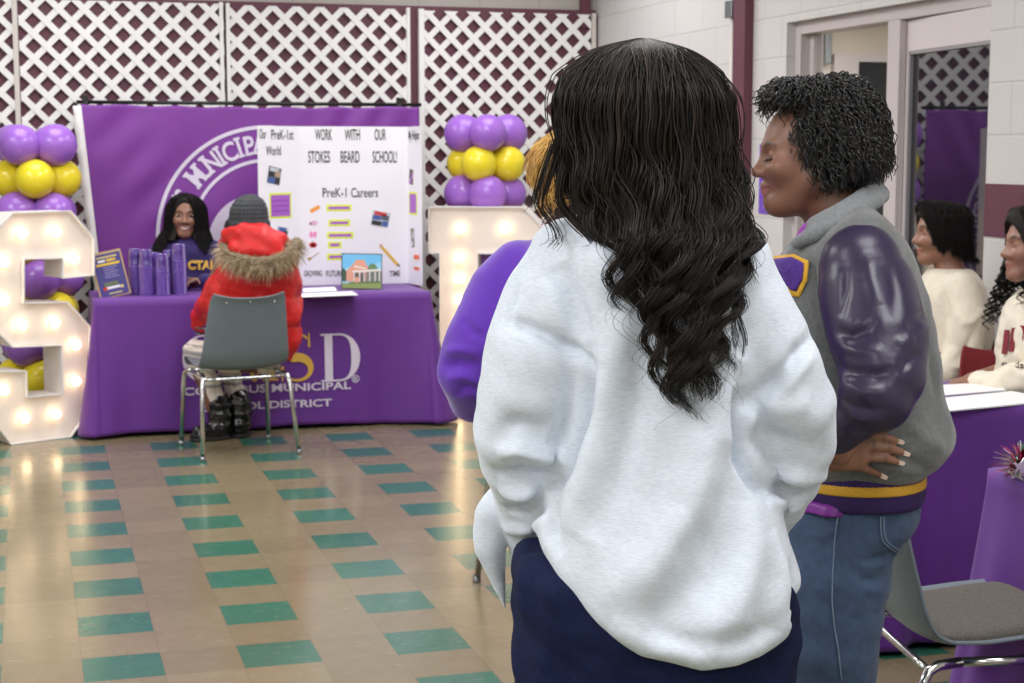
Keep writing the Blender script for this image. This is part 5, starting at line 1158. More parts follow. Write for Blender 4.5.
M['leather'] = mat('dark_purple_leather', srgb(50, 42, 68), .34, noise=.08, nscale=20, bump=.22, bscale=90, spec=.5)
lf_ = [(f2(slf, [(834, 330), (850, 336), (866, 330), (876, 318)]), -.012, .010), (f2(slf, [(838, 345), (858, 352), (884, 352)]), .008, .010), (f2(slf, [(832, 360), (850, 372), (876, 376), (896, 368)]), -.010, .011), (f2(slf, [(842, 382), (862, 392), (890, 392)]), .008, .010), (f2(slf, [(840, 398), (858, 408), (886, 410)]), -.009, .008), (f2(slf, [(845, 414), (862, 420), (886, 420)]), .006, .007), (f2(slf, [(846, 428), (858, 434), (872, 432)]), -.004, .005), (f2(slf, [(930, 312), (918, 322), (908, 326)]), -.012, .009), (f2(slf, [(922, 352), (908, 362), (900, 372)]), -.011, .009), (f2(slf, [(916, 336), (906, 342), (896, 344)]), .008, .010), (f2(slf, [(868, 250), (872, 280), (880, 305)]), .006, .014), (f2(slf, [(848, 262), (846, 290), (840, 318)]), -.006, .010), (f2(slf, [(890, 262), (896, 290), (894, 320)]), -.005, .012)]
garment(r2, 'sleeve', slf, (-.14, -.42, .78), (.26, .02, 1.36), .005, M['leather'], lambda v: folds(v, lf_)*.8+lumps(v, .003, 18, 7), relax=3, label='dark purple leather sleeve, the arm bent with the hand on the hip')
garment(r2, 'sleeve', slr, (-.30, .0, .78), (.26, .44, 1.36), .008, M['leather'], lambda v: lumps(v, .004, 30, 9))
M['rib'] = mat('dark_purple_rib', srgb(48, 24, 84), .8, noise=.12, nscale=300, bump=.3, bscale=300); M['rib_gold'] = mat('gold_rib', srgb(206, 156, 46), .8, noise=.1, nscale=300, bump=.3, bscale=300)
garment(r2, 'waistband', bandf, (-.24, -.24, .72), (.24, .24, .90), .005, M['rib'], lambda v: .0012*np.sin(np.arctan2(v[:, 1], v[:, 0])*140))
za, zb_ = q2(0, 498, -.18)[2], q2(0, 487, -.18)[2]
ob = off(bandf, .0022); garment(r2, 'waistband_stripe', lambda p: np.maximum(ob(p), np.maximum(za-p[:, 2], p[:, 2]-zb_)).astype(np.float32), (-.24, -.24, .74), (.24, .24, .90), .004, M['rib_gold'], relax=1, label='gold stripe')
# collar: a folded strip standing round the neck
cl = [(880, 194, .0, .016), (876, 199, -.045, .017), (860, 210, -.085, .018), (838, 223, -.10, .018), (815, 235, -.088, .016), (797, 243, -.06, .012)]
cf_ = chain([q2(x, y, dw) for x, y, dw, r in cl], [r for *_, r in cl]); cb_ = chain([q2(x, y, -dw) for x, y, dw, r in cl], [r for *_, r in cl])
cup = chain([q2(x-4, y-13, dw*.86) for x, y, dw, r in cl[:-1]], [.008]*5)
col_f = lambda p: sm(sm(sm(cf_(p), cb_(p), .01), cup(p), .02), shoulder(p)+.03, .02)
garment(r2, 'collar', col_f, (-.16, -.22, 1.24), (.18, .22, 1.52), .005, mat('light_grey_wool', srgb(120, 123, 125), .9, noise=.14, nscale=140, bump=.35, bscale=260, sheen=.3), lambda v: lumps(v, .0012, 70, 3))
us = chain([q2(816, 222, -.05), q2(806, 232, -.055), q2(799, 242, -.05)], [.014, .014, .012]); garment(r2, 'undershirt', us, (-.2, -.14, 1.24), (.05, .08, 1.5), .006, mat('bright_purple_shirt', srgb(150, 62, 168), .6, noise=.3, nscale=60))
hem2 = loft([row2n(505, 786, 850, .12, -.04), row2n(519, 786, 846, .125, -.045)], 2.2); garment(r2, 'shirt_hem', hem2, (-.24, -.24, .72), (.1, .2, .86), .006, M['c_hem'] if 'c_hem' in M else mat('purple_satin', srgb(128, 48, 150), .4), lambda v: lumps(v, .0015, 60, 2))
# chest letter patch
def on(f, pts, lift): return [trace(f, x, y, b2, 2.5, 3.5, lift)[0] for x, y in pts]
def patch(name, poly, lift, th, m):
    # fan of rings so that the patch follows the cloth
    c = np.mean(poly, 0); rings = 6; P = []; n = 48; t = np.linspace(0, 1, len(poly)+1); cl_ = np.array(list(poly)+[poly[0]]); u = np.linspace(0, 1, n, endpoint=False); edge = np.stack([np.interp(u, t, cl_[:, k]) for k in (0, 1)], 1)
    for r in range(rings+1):
        for e in edge: P.append(trace(body_j, *(c+(e-c)*max(.02, r/rings)), b2, 2.5, 3.5, lift)[0])
    F_ = [(r*n+k, r*n+(k+1) % n, (r+1)*n+(k+1) % n, (r+1)*n+k) for r in range(rings) for k in range(n)]; F_.append(list(range(n))[::-1])
    o = link(name, mesh_np(name, P, F_), m, r2); md = o.modifiers.new('t', 'SOLIDIFY'); md.thickness = th; md.offset = 1; return o
patch('patch_border', [(772, 259), (797, 256), (810.5, 262.5), (809, 281), (801.5, 298), (793, 296), (786, 286), (774, 272)], .004, .004, M['rib_gold'])
patch('patch_letter', [(774, 262), (796.5, 260), (807, 265.5), (805.5, 280), (799.5, 292), (795, 291), (788, 283), (776, 270)], .008, .004, mat('purple_chenille', srgb(74, 40, 128), .9, bump=.6, bscale=300))
# jeans
jz = loft([row2n(505, 784, 915, .165), row2n(525, 778, 916, .172), row2n(540, 776, 914, .172), row2n(556, 775, 898, .168), row2n(572, 776, 886, .162), row2n(600, 775, 883, .15)], 2.3)
def leg2(dw, x0): return chain([q2(x0, 585, dw), q2(x0-6, 640, dw), A(q2(x0-10, 683)[0], dw, .48), A(q2(x0+4, 683)[0], dw, .09)], [.098, .096, .078, .062])
jean2 = union([jz, leg2(-.085, 834), leg2(.095, 824)], .03)
M['denim'] = mat('mid_blue_denim', srgb(58, 78, 108), .8, noise=.16, nscale=60, bump=.35, bscale=500, sheen=.1)
jf = [(f2(jean2, [(905, 545), (880, 556), (862, 562)]), -.005, .007), (f2(jean2, [(892, 560), (876, 566), (858, 566)]), .005, .007), (f2(jean2, [(888, 575), (872, 580), (856, 578)]), -.005, .007), (f2(jean2, [(886, 590), (872, 592), (858, 588)]), .004, .007), (f2(jean2, [(840, 530), (820, 536), (800, 535)]), .003, .008)]
garment(r2, 'jeans', jean2, (-.24, -.26, .06), (.24, .28, .84), .0065, M['denim'], lambda v: folds(v, jf)+lumps(v, .002, 34, 5)+lumps(v, .0012, 80, 6))
def seam(pts, name, m, r=.0012, lift=.004):
    t = np.linspace(0, 1, len(pts)); u = np.linspace(0, 1, 30); xy = np.stack([np.interp(u, t, np.array(pts)[:, k]) for k in (0, 1)], 1)
    MB().tube([trace(jean2, x, y, b2, 2.5, 3.5, lift)[0] for x, y in xy], r, 5).build(name, m, r2)
thr = mat('pale_blue_thread', srgb(112, 130, 152), .8)
seam([(838, 517), (835, 540), (833, 570), (832, 600), (834, 625), (838, 650), (841, 680)], 'side_seam', thr, .0016); seam([(880, 516), (880, 530), (882, 541), (890, 548), (897, 552), (904, 548)], 'pocket_stitching', thr); seam([(883, 517), (883, 530), (885, 539), (892, 546), (898, 549)], 'pocket_stitching', thr)
for dw in (-.085, .095): garment(r2, 'shoe', inter(rc((q2(838, 600)[0], dw, .045), (q2(838, 600)[0]-.17, dw, .038), .046, .040), lambda p: .002-p[:, 2], .004), (-.30, dw-.08, -.004), (.06, dw+.08, .12), .007, mat('black_shoe', srgb(24, 24, 26), .5))
# body: head in profile, left hand turned back on the hip
S2 = .885; hcen = q2(805, 154); h2 = Head(hcen, (-1, -.02, -.08), s=S2, smile=.8, full=1.)
J2 = stand(b2, 0, 0, 0, q2(0, 232)[2], q2(0, 570)[2], fwd=(-1, 0)); nb = q2(836, 215)
J2['neck'] = nb; J2['chest'] = q2(840, 300); J2['pelvis'] = q2(846, 500); 
J2['sho_l'] = q2(860, 262, -.13); J2['elb_l'] = q2(880, 385, -.262); J2['wri_l'] = q2(838, 450, -.245); J2['sho_r'] = q2(856, 262, .13); J2['elb_r'] = q2(856, 380, .25); J2['wri_r'] = q2(790, 436, .17)
for s_, dw, x in (('l', -.085, 834), ('r', .095, 824)): J2['hip_'+s_] = q2(x+4, 575, dw*.8); J2['kne_'+s_] = A(q2(x-10, 683)[0], dw, .48); J2['ank_'+s_] = A(q2(x+4, 683)[0], dw, .08); J2['toe_'+s_] = A(q2(x+4, 683)[0]-.17, dw, .035)
def hp_(x, y, lift=.012): return trace(body_j, x, y, b2, 2.5, 3.5, lift)[0]
fing = [[(x-7, y-1) for x, y in f__] for f__ in [[(861, 443), (874, 437.5), (888, 437.5), (900, 441)], [(863, 449), (879, 446), (894, 447.5), (906, 451.5)], [(862, 456), (877, 456), (890, 456.5), (901, 460)], [(856, 461), (866, 464.5), (876, 468), (885, 472)]]]
fl_ = []; tips = []
for k, F_ in enumerate(fing):
    P = [hp_(x, y, .013 if i < 1 else .0125) for i, (x, y) in enumerate(F_)]; rr = [.0100, .0098, .0090, .0074] if k < 3 else [.0092, .0088, .0080, .0066]; fl_.append(chain(P, rr)); tips.append((P[-2], P[-1]))
pc0 = [hp_(x, y, .016) for x, y in ((836, 455), (846, 448), (848, 456), (857, 447), (858, 457))]
palm = union([rc(J2['wri_l'], pc0[0], .024, .021), rc(pc0[0], pc0[1], .02, .017), rc(pc0[0], pc0[2], .02, .017), rc(pc0[1], pc0[3], .017, .0125), rc(pc0[2], pc0[4], .018, .0125), rc(pc0[1], pc0[2], .017, .017), rc(pc0[3], pc0[4], .012, .012)], .012)
thumb = chain([hp_(846, 446, .006), hp_(858, 438, .0), hp_(870, 432, .002), hp_(880, 430, .004)], [.014, .0115, .0100, .008])
hr_r = hand(J2['wri_r'], (-.6, -.5, -.5), (0, -1, .3), (-.3, 0, 1), .9)
HF = union(fl_+[thumb], .0015); handf = lambda p: sm(HF(p), palm(p), .010)
def pcol(v, col):
    # paler palm and finger pads on the hand that is turned outwards; darker creases
    d = np.linalg.norm(v-hp_(868, 453, .02), axis=1); m = np.clip((.085-d)/.02, 0, 1)[:, None]*np.clip((-(v[:, 1:2]-(hp_(868, 453)[1]+.004)))/.012, 0, 1)
    col = col*(1-m)+m*np.array((.34, .165, .105)); c = np.zeros(len(v))
    for F_ in fing:
        for i in (1, 2): a = hp_(F_[i][0], F_[i][1]-5, .02); e = hp_(F_[i][0], F_[i][1]+5, .02); c = np.maximum(c, np.exp(-(rc(a, e, .0, .0)(v.astype(np.float32))/.0042)**4))
    for l in ([(846, 444), (854, 452), (851, 462)], [(858, 441), (860, 452), (857, 462)]): c = np.maximum(c, .8*np.exp(-(chain([hp_(x, y, .026) for x, y in l], [0]*3)(v.astype(np.float32))/.005)**2))
    return col*(1-.35*c[:, None]*m)
SK2 = (.20, .088, .054)
ob2, bf2 = make_body(r2, J2, h2, SK2, .0042, [[handf], hr_r], lips=(.30, .115, .10), fat=.86, colfn=pcol, relax=2)
M['nail'] = mat('pale_nails', srgb(232, 206, 190), .25)
for (p, t) in tips:
    d = (t-p)/np.linalg.norm(t-p); c = t+d*.0105+A(0, .003, 0); g = MB(); n_ = np.array([0, 1, 0.]); s_ = np.cross(d, n_); s_ /= np.linalg.norm(s_)
    pts = [c-d*.008-s_*.0044, c-d*.008+s_*.0044, c+d*.004+s_*.0040, c+d*.0075+s_*.0026, c+d*.0075-s_*.0026, c+d*.004-s_*.0040]; v = [q-n_*.0008 for q in pts]+[q+n_*.0008 for q in pts]
    g.add(v, [[5, 4, 3, 2, 1, 0], [6, 7, 8, 9, 10, 11]]+[[i, (i+1) % 6, 6+(i+1) % 6, 6+i] for i in range(6)]); g.build('fingernail', M['nail'], r2)
# lashes of the lowered lids
for sg in (1, -1):
    g = MB()
    for k in range(9):
        x = sg*(.020+.026*k/8); a = h2.W(x, .0865-.010*(k/8)**2, -.0045); e = h2.W(x+sg*.002*k/8, .0955-.008*(k/8)**2, -.0085); g.tube([a, (a+e)/2-np.array([0, 0, .0006]), e], [.0006, .0005, .0002], 4)
    g.build('eyelashes', M['hair_black'], r2)
# short twisted curls
rg = np.random.RandomState(11)
cc = q2(838, 132); CR = np.array([.098, .098, .098])
def sc(px, py): return q2(px, py)
hb = union([ell(q2(833, 126), (.098, .098, .098)), ell(q2(846, 144), (.072, .094, .050)), ell(q2(800, 93), (.064, .072, .031)), ell(q2(822, 158), (.05, .088, .035))], .03)
face = h2.sdf()
bound = np.array([(70, 750), (100, 758), (114, 769), (130, 778), (150, 790), (165, 800), (182, 806), (210, 812)], float)
def front_u(z, lat): 
    zz_ = np.array([q2(0, y)[2] for y, _ in bound])[::-1]; uu = np.array([q2(x, y)[0] for y, x in bound])[::-1]; return np.interp(z, zz_, uu)+0*lat
inhair = lambda p: p[:, 0] > front_u(p[:, 2], p[:, 1])
hbf = lambda p: np.maximum(hb(p)+.012, (front_u(p[:, 2], p[:, 1])-p[:, 0]+.006)*.7).astype(np.float32)
hv_, hq_ = sdf_mesh(hbf, q2(740, 215, -.2), q2(910, 55, .2), .005)
roots, rq = sdf_mesh(off(hb, -.016), q2(740, 200, -.2), q2(910, 60, .2), .0065, relax=1)
ok = np.where(inhair(roots) & (roots[:, 2] > q2(0, 168)[2]))[0]; ok = rg.choice(ok, min(3000, len(ok)), replace=False); Nn = grad(hb, roots[ok]); R0 = roots[ok]; crown = q2(815, 84)
P = []; n = 30; t = np.linspace(0, 1, n)
for p, nn in zip(R0, Nn):
    fl = p-crown; fl -= nn*(fl@nn); fl /= np.linalg.norm(fl)+1e-6; fl = fl+A(.05, 0, -.55)+rg.randn(3)*.5; fl -= nn*(fl@nn)*.85; fl /= np.linalg.norm(fl)
    L = rg.uniform(.030, .068)*(1.0 if p[2] < q2(0, 110)[2] else .8); b = np.cross(nn, fl); c = p+np.outer(t*L, fl)+np.outer(rg.uniform(.008, .02)*np.sin(t*2.2)+.003, nn)-np.outer((t**2)*.012, [0, 0, 1.]); a = t*2*PI*rg.uniform(2.0, 3.2)+rg.uniform(0, 6.28); r_ = rg.uniform(.0018, .0044)*(1-.25*t)
    P.append(c+(r_*np.cos(a))[:, None]*nn+(r_*np.sin(a))[:, None]*b)
v3, q3 = strands(np.array(P), (.00165*(1-.6*t**2))[None], 4)
link('hair', mesh_np('hair', np.concatenate([v3, hv_]), np.concatenate([q3, hq_+len(v3)])), hair_mat('hair_black_twists', (.013, .011, .010, 1), .4), r2)
# ================================================================ PERSON IN PURPLE, half hidden behind the white sweatshirt
def person_frame(w, label, px, py=300):
    r, b = frame_root(label, px, w, py); return r, b, (lambda x, y, dw=0.: V(x, y, w+dw)-b)
W3 = 3.3
r3, b3, q3_ = person_frame(W3, 'person with short blond hair and a hoop earring in a purple sweatshirt, mostly hidden', 600)
def rowp(q, py, l, r, d, c=0.): a, b = q(l, py), q(r, py); return (a[2], (a[0]+b[0])/2, c, (b[0]-a[0])/2, d)
t3 = loft([rowp(q3_, 232, 548, 590, .06), rowp(q3_, 248, 520, 625, .10), rowp(q3_, 275, 505, 640, .125), rowp(q3_, 330, 506, 636, .14), rowp(q3_, 400, 512, 632, .14), rowp(q3_, 450, 526, 650, .15), rowp(q3_, 490, 534, 656, .14)], 2.3)
a3 = chain([q3_(520, 268), q3_(500, 292, .0), q3_(480, 335, -.02), q3_(466, 372, -.02), q3_(474, 395, .05), q3_(500, 410, .14)], [.056, .064, .068, .062, .056, .042])
a3b = chain([q3_(622, 268), q3_(650, 335), q3_(660, 372), q3_(640, 405, .12)], [.056, .066, .062, .042])
f3 = lambda p: sm(sm(t3(p), a3(p), .015), a3b(p), .015)
M['purple_fleece'] = mat('purple_fleece', srgb(98, 46, 176), .85, noise=.06, nscale=60, bump=.15, bscale=400, sheen=.3)
tr3 = lambda lst: [trace(f3, x, y, b3, 2.8, 3.8)[0] for x, y in lst]
fo3 = [(tr3([(462, 318), (472, 332), (486, 338)]), -.007, .010), (tr3([(446, 352), (462, 350), (480, 352)]), .008, .010), (tr3([(444, 366), (460, 362), (478, 366)]), -.009, .010), (tr3([(446, 380), (462, 376), (480, 382)]), .007, .008), (tr3([(456, 396), (466, 386), (480, 392)]), -.006, .008)]
garment(r3, 'sweatshirt', f3, (-.42, -.22, .62), (.34, .32, 1.40), .007, M['purple_fleece'], lambda v: 1.4*folds(v, fo3)+lumps(v, .002, 30, 5), relax=3)
h3 = Head(q3_(582, 193, .02), (.28, 1, -.05), s=.93)
J3 = stand(b3, 0, 0, 0, q3_(0, 252)[2], .82); J3['neck'] = q3_(580, 246); J3['chest'] = q3_(574, 310); J3['sho_l'] = q3_(528, 276); J3['elb_l'] = q3_(467, 372, -.01); J3['wri_l'] = q3_(502, 408, .16); J3['sho_r'] = q3_(614, 276); J3['elb_r'] = q3_(658, 372); J3['wri_r'] = q3_(636, 404, .14)
make_body(r3, J3, h3, (.30, .15, .10), .006, [hand(J3['wri_l'], (1, .3, -.2), (0, -1, 0), (0, 0, 1), .9), hand(J3['wri_r'], (-1, .3, -.2), (0, -1, 0), (0, 0, 1), .9)], fat=.9)
pj = union([loft([(.95, 0, 0, .155, .125), (.80, 0, 0, .175, .14), (.70, 0, 0, .17, .135)], 2.2)]+[chain([J3['hip_'+s_]+A(0, 0, -.03), J3['kne_'+s_], J3['ank_'+s_]+A(0, 0, .03)], [.088, .068, .055]) for s_ in 'lr'], .04)
garment(r3, 'trousers', pj, (-.3, -.25, .07), (.3, .3, .97), .010, mat('black_trousers', srgb(28, 28, 34), .8, noise=.1, nscale=80))
for s_ in 'lr': garment(r3, 'shoe', inter(rc(J3['ank_'+s_]-A(0, .01, .03), J3['toe_'+s_]+A(0, .02, .008), .046, .042), lambda p: .002-p[:, 2], .004), J3['ank_'+s_]-.13, J3['toe_'+s_]+.13, .007, M['black'])
g = MB(); ec = h3.W(-.080, -.010, -.052); g.tube([ec+np.array([.006*math.cos(2*PI*k/28), .016*math.sin(2*PI*k/28), .017*math.cos(2*PI*k/28)]) for k in range(28)], .0011, 6, closed=True); g.build('hoop_earring', M['chrome'], r3)
# short swept blond hair over a dark cropped nape
rg = np.random.RandomState(3)
hx_ = lambda x, y, z: h3.W(x, y, z)
capf = union([ell(h3.W(0, -.012, .035), (.086*.93, .108*.93, .094*.93)), ell(h3.W(-.02, .0, .075), (.07, .085, .05))], .02)
top_ = lambda p: np.maximum(capf(p), -(h3.L(p)[:, 2]-(.004+.05*h3.L(p)[:, 1].clip(-.1, .1)))*.9).astype(np.float32)
vt, qt = sdf_mesh(off(top_, .002), h3.c-.16, h3.c+.18, .006)
R_, _ = sdf_mesh(capf, h3.c-.16, h3.c+.18, .007, relax=1); L_ = h3.L(R_.astype(np.float32)); ok = np.where((L_[:, 2] > .012) & (L_[:, 1] < .08))[0]; ok = rg.choice(ok, min(1500, len(ok)), replace=False); N_ = grad(capf, R_[ok]); t = np.linspace(0, 1, 16); P = []
for p, nn in zip(R_[ok], N_):
    l = h3.L(p[None].astype(np.float32))[0]; sw = h3.R@np.array([-.75+.3*rg.randn(), -.35+.3*rg.randn(), -.55]); sw -= nn*(sw@nn)*.9; sw /= np.linalg.norm(sw); L = rg.uniform(.045, .085); ph = rg.uniform(0, 6.28); b = np.cross(nn, sw)
    P.append(p+np.outer(t*L, sw)+np.outer(.012*np.sin(t*2.6)-.018*t**2, nn)+np.outer(.004*np.sin(t*7+ph)*t, b)-np.outer(t**2*.006, nn))
vs_, qs_ = strands(np.array(P), (.0013*(1-.6*t**2))[None], 3)
M['blond'] = mat('blond_hair', srgb(216, 172, 96), .42, noise=.35, nscale=60); link('hair', mesh_np('hair', np.concatenate([vs_, vt]), np.concatenate([qs_, qt+len(vs_)])), M['blond'], r3)
nf = lambda p: np.maximum(capf(p)+.008, np.maximum(h3.L(p)[:, 2]-.02, np.maximum(h3.L(p)[:, 1]-.0, -.075-h3.L(p)[:, 2]))).astype(np.float32)
nape = union([ell(h3.W(0, -.03, -.03), (.062, .066, .05))], .0); v_, q_ = sdf_mesh(lambda p: np.maximum(nape(p), h3.L(p)[:, 1]+.012).astype(np.float32), h3.c-.15, h3.c+.1, .005); link('cropped_nape', mesh_np('cropped_nape', v_, q_), mat('cropped_dark_hair', srgb(48, 34, 28), .8, noise=.4, nscale=300, bump=.5, bscale=400), r3, 'dark cropped hair at the nape')
# ================================================================ CHILD IN THE RED COAT
W5 = 8.24
r5, b5, q5 = person_frame(W5, 'child seen from behind on a grey chair in a red puffer coat and grey beanie', 250)
rw5 = lambda py, l, r, d, c=0.: rowp(q5, py, l, r, d, c)
ct = loft([rw5(233, 238, 276, .10, .03), rw5(243, 231, 286, .13, .03), rw5(258, 224, 292, .15, .03), rw5(280, 215, 297, .16, .04), rw5(310, 208, 299, .165, .05), rw5(335, 206, 300, .165, .06), rw5(350, 209, 296, .16, .06), rw5(360, 214, 290, .15, .06)], 2.5)
al = chain([q5(233, 258, .04), q5(223, 280, .05), q5(210, 301, .10), q5(206, 312, .24), q5(197, 319, .30)], [.06, .066, .066, .058, .05]); ar = chain([q5(284, 258, .04), q5(288, 282, .06), q5(289, 302, .14), q5(284, 300, .32)], [.06, .066, .064, .05])
fc = lambda p: sm(sm(ct(p), al(p), .03), ar(p), .03)
M['red_nylon'] = mat('red_puffer_nylon', srgb(205, 22, 24), .45, noise=.06, nscale=20, bump=.1, bscale=60)
def puff(v):
    z = v[:, 2]; s = np.abs(np.sin((z-.47)*PI/.15)); return .008*(s**.4-.7)+lumps(v, .006, 24, 4)+lumps(v, .002, 60, 2)
garment(r5, 'coat', fc, (-.36, -.24, .42), (.36, .48, 1.12), .009, M['red_nylon'], puff, relax=2)
hood = union([chain([q5(228, 246, .06), q5(232, 236, -.04), q5(245, 232, -.10), q5(262, 233, -.10), q5(278, 240, -.04), q5(284, 248, .05)], [.045, .05, .05, .05, .05, .045]), ell(q5(256, 246, -.10), (.14, .07, .07)), ell(q5(252, 232, -.02), (.12, .10, .05)), ell(q5(262, 252, -.115), (.12, .05, .055))], .03)
garment(r5, 'hood', hood, (-.28, -.30, .86), (.28, .22, 1.16), .008, M['red_nylon'], lambda v: lumps(v, .005, 34, 6)+.003*np.sin(v[:, 2]*70+6*v[:, 0]), relax=2)
fp_ = [q5(224, 246, -.01), q5(228, 254, -.11), q5(240, 260, -.165), q5(256, 263, -.185), q5(272, 262, -.18), q5(286, 257, -.14), q5(294, 248, -.06), q5(297, 243, .02)]
rg = np.random.RandomState(8); tt = np.linspace(0, 1, len(fp_)); P = []; t = np.linspace(0, 1, 7)
for k in range(2600):
    u = rg.uniform(0, 1); c = np.array([np.interp(u, tt, np.array(fp_)[:, j]) for j in range(3)]); d = rg.randn(3); d /= np.linalg.norm(d); d[1] -= .3; d[2] -= .25; L = rg.uniform(.045, .085); P.append(c+np.outer(t*L, d)+np.outer(t**2*.014, [0, -.2, -1.])+rg.randn(3)*.006)
vf, qf = strands(np.array(P), (.0019*(1-.8*t))[None], 3); cv_, cq_ = sdf_mesh(chain(fp_, [.03]*8), np.min(fp_, 0)-.06, np.max(fp_, 0)+.06, .008)
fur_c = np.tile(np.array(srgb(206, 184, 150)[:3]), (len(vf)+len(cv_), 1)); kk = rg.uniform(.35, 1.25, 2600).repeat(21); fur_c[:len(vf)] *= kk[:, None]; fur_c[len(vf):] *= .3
me = mesh_np('fur_trim', np.concatenate([vf, cv_]), np.concatenate([qf, cq_+len(vf)])); colset(me, fur_c); link('fur_trim', me, attr_mat('fur', .8), r5)
h5 = Head(q5(249, 217, .0), (-.25, 1, -.05), s=.98)
J5 = {'pelvis': q5(250, 352, .05), 'chest': q5(250, 285, .04), 'neck': q5(250, 243, .03), 'sho_l': q5(226, 260, .04), 'sho_r': q5(282, 260, .04), 'elb_l': q5(207, 300, .09), 'wri_l': q5(199, 316, .28), 'elb_r': q5(294, 300, .13), 'wri_r': q5(286, 299, .34),
      'hip_l': q5(234, 358, .05), 'hip_r': q5(266, 358, .05), 'kne_l': q5(195, 352, .28), 'kne_r': q5(226, 354, .40), 'ank_l': q5(220, 424, .27), 'ank_r': q5(240, 420, .33), 'toe_l': q5(210, 433, .24), 'toe_r': q5(233, 430, .40)}
hn5 = [hand(J5['wri_l'], (-.3, .4, -.8), (1, .3, 0), (0, 1, .3), .8, .5), hand(J5['wri_r'], (-.4, .9, -.1), (0, 0, -1), (-1, .2, 0), .8, .3)]
make_body(r5, J5, h5, (.20, .09, .055), .008, hn5, fat=.78)
bean = loft([(q5(0, 231)[2], h5.c[0], h5.c[1]-.0, .096, .106), (q5(0, 222)[2], h5.c[0], h5.c[1]-.0, .099, .112), (q5(0, 210)[2], h5.c[0], h5.c[1]-.005, .094, .106), (q5(0, 202)[2], h5.c[0]+.004, h5.c[1]-.008, .078, .088), (q5(0, 197)[2], h5.c[0]+.006, h5.c[1]-.01, .052, .058), (q5(0, 194)[2], h5.c[0]+.006, h5.c[1]-.01, .015, .018)], 2.)
garment(r5, 'beanie', bean, h5.c-.2, h5.c+.2, .005, mat('charcoal_knit', srgb(62, 64, 68), .9, noise=.3, nscale=120, bump=.6, bscale=160), lambda v: .0022*np.sin(np.arctan2(v[:, 1]-h5.c[1], v[:, 0]-h5.c[0])*38)+.0015*np.sin(v[:, 2]*300))
brim = loft([(q5(0, 230)[2], h5.c[0], h5.c[1], .103, .113), (q5(0, 221)[2], h5.c[0], h5.c[1], .105, .117)], 2.); 
garment(r5, 'beanie_cuff', brim, h5.c-.2, h5.c+.2, .006, M['charcoal_knit'] if 'charcoal_knit' in M else bpy.data.materials['charcoal_knit'], lambda v: .003*np.sin(np.arctan2(v[:, 1]-h5.c[1], v[:, 0]-h5.c[0])*38))
bun = ell(q5(234, 228, -.01), (.05, .06, .06)); v_, q_ = sdf_mesh(bun, h5.c-.25, h5.c+.2, .007); link('hair', mesh_np('hair', v_, q_), M['hair_black'], r5)
leg5 = union([chain([J5['hip_l'], J5['kne_l'], q5(212, 388, .27), J5['ank_l']+A(0, 0, .08)], [.085, .064, .05, .044]), chain([J5['hip_r'], J5['kne_r'], q5(234, 388, .36), J5['ank_r']+A(0, 0, .08)], [.085, .064, .05, .044])], .01)
def plaid(v):
    c = np.tile(np.array(srgb(226, 214, 204)[:3]), (len(v), 1)); s = (v[:, 2]*11) % 1; m = (s < .2)[:, None]; c = np.where(m, np.array(srgb(150, 146, 150)[:3]), c); s2 = (v[:, 2]*11+.5) % 1; c = np.where((s2 < .05)[:, None], np.array(srgb(70, 68, 74)[:3]), c); s3 = ((v[:, 0]+v[:, 1])*14) % 1; return np.where((s3 < .1)[:, None], c*.72, c)
garment(r5, 'leggings', leg5, (-.42, -.25, .06), (.3, .62, .62), .008, attr_mat('plaid_cloth', .85), lambda v: lumps(v, .003, 50, 3), col=plaid)
M['patent'] = mat('black_patent', srgb(14, 14, 16), .16, spec=.7)
for s_ in 'lr':
    a, t_ = J5['ank_'+s_], J5['toe_'+s_]; bt = inter(union([rc(a+A(0, 0, .10), a+A(0, 0, .0), .062, .058), rc(a-A(0, 0, .035), t_+(t_-a)*1.0*A(1, 1, 0)-A(0, 0, .0), .052, .048)], .02), lambda p: .003-p[:, 2], .006)
    garment(r5, 'boot', bt, np.minimum(a, t_)-.2, np.maximum(a, t_)+.2, .007, M['patent'], lambda v: lumps(v, .004, 60, 2)+.003*np.sin(v[:, 2]*110))
    sl = inter(rc(A(a[0], a[1], .0), A(2*t_[0]-a[0], 2*t_[1]-a[1], .0), .058, .053), lambda p: np.maximum(p[:, 2]-.022, .001-p[:, 2]), .003); garment(r5, 'boot_sole', sl, np.minimum(a, t_)-.2, np.maximum(a, t_)+.2, .007, M['dark_gap'])
mit = off(union(hn5[0], .01), .012)
def mitc(v): 
    s = (v[:, 2]*28+v[:, 0]*9) % 1; c = np.tile(np.array(srgb(34, 30, 44)[:3]), (len(v), 1)); c = np.where((s < .35)[:, None], np.array(srgb(196, 44, 58)[:3]), c); c = np.where(((s > .5) & (s < .62))[:, None], np.array(srgb(206, 200, 206)[:3]), c); return np.where(((s > .75) & (s < .85))[:, None], np.array(srgb(70, 88, 160)[:3]), c)
garment(r5, 'mitten', mit, J5['wri_l']-.2, J5['wri_l']+.2, .006, attr_mat('patterned_knit', .9), col=mitc)
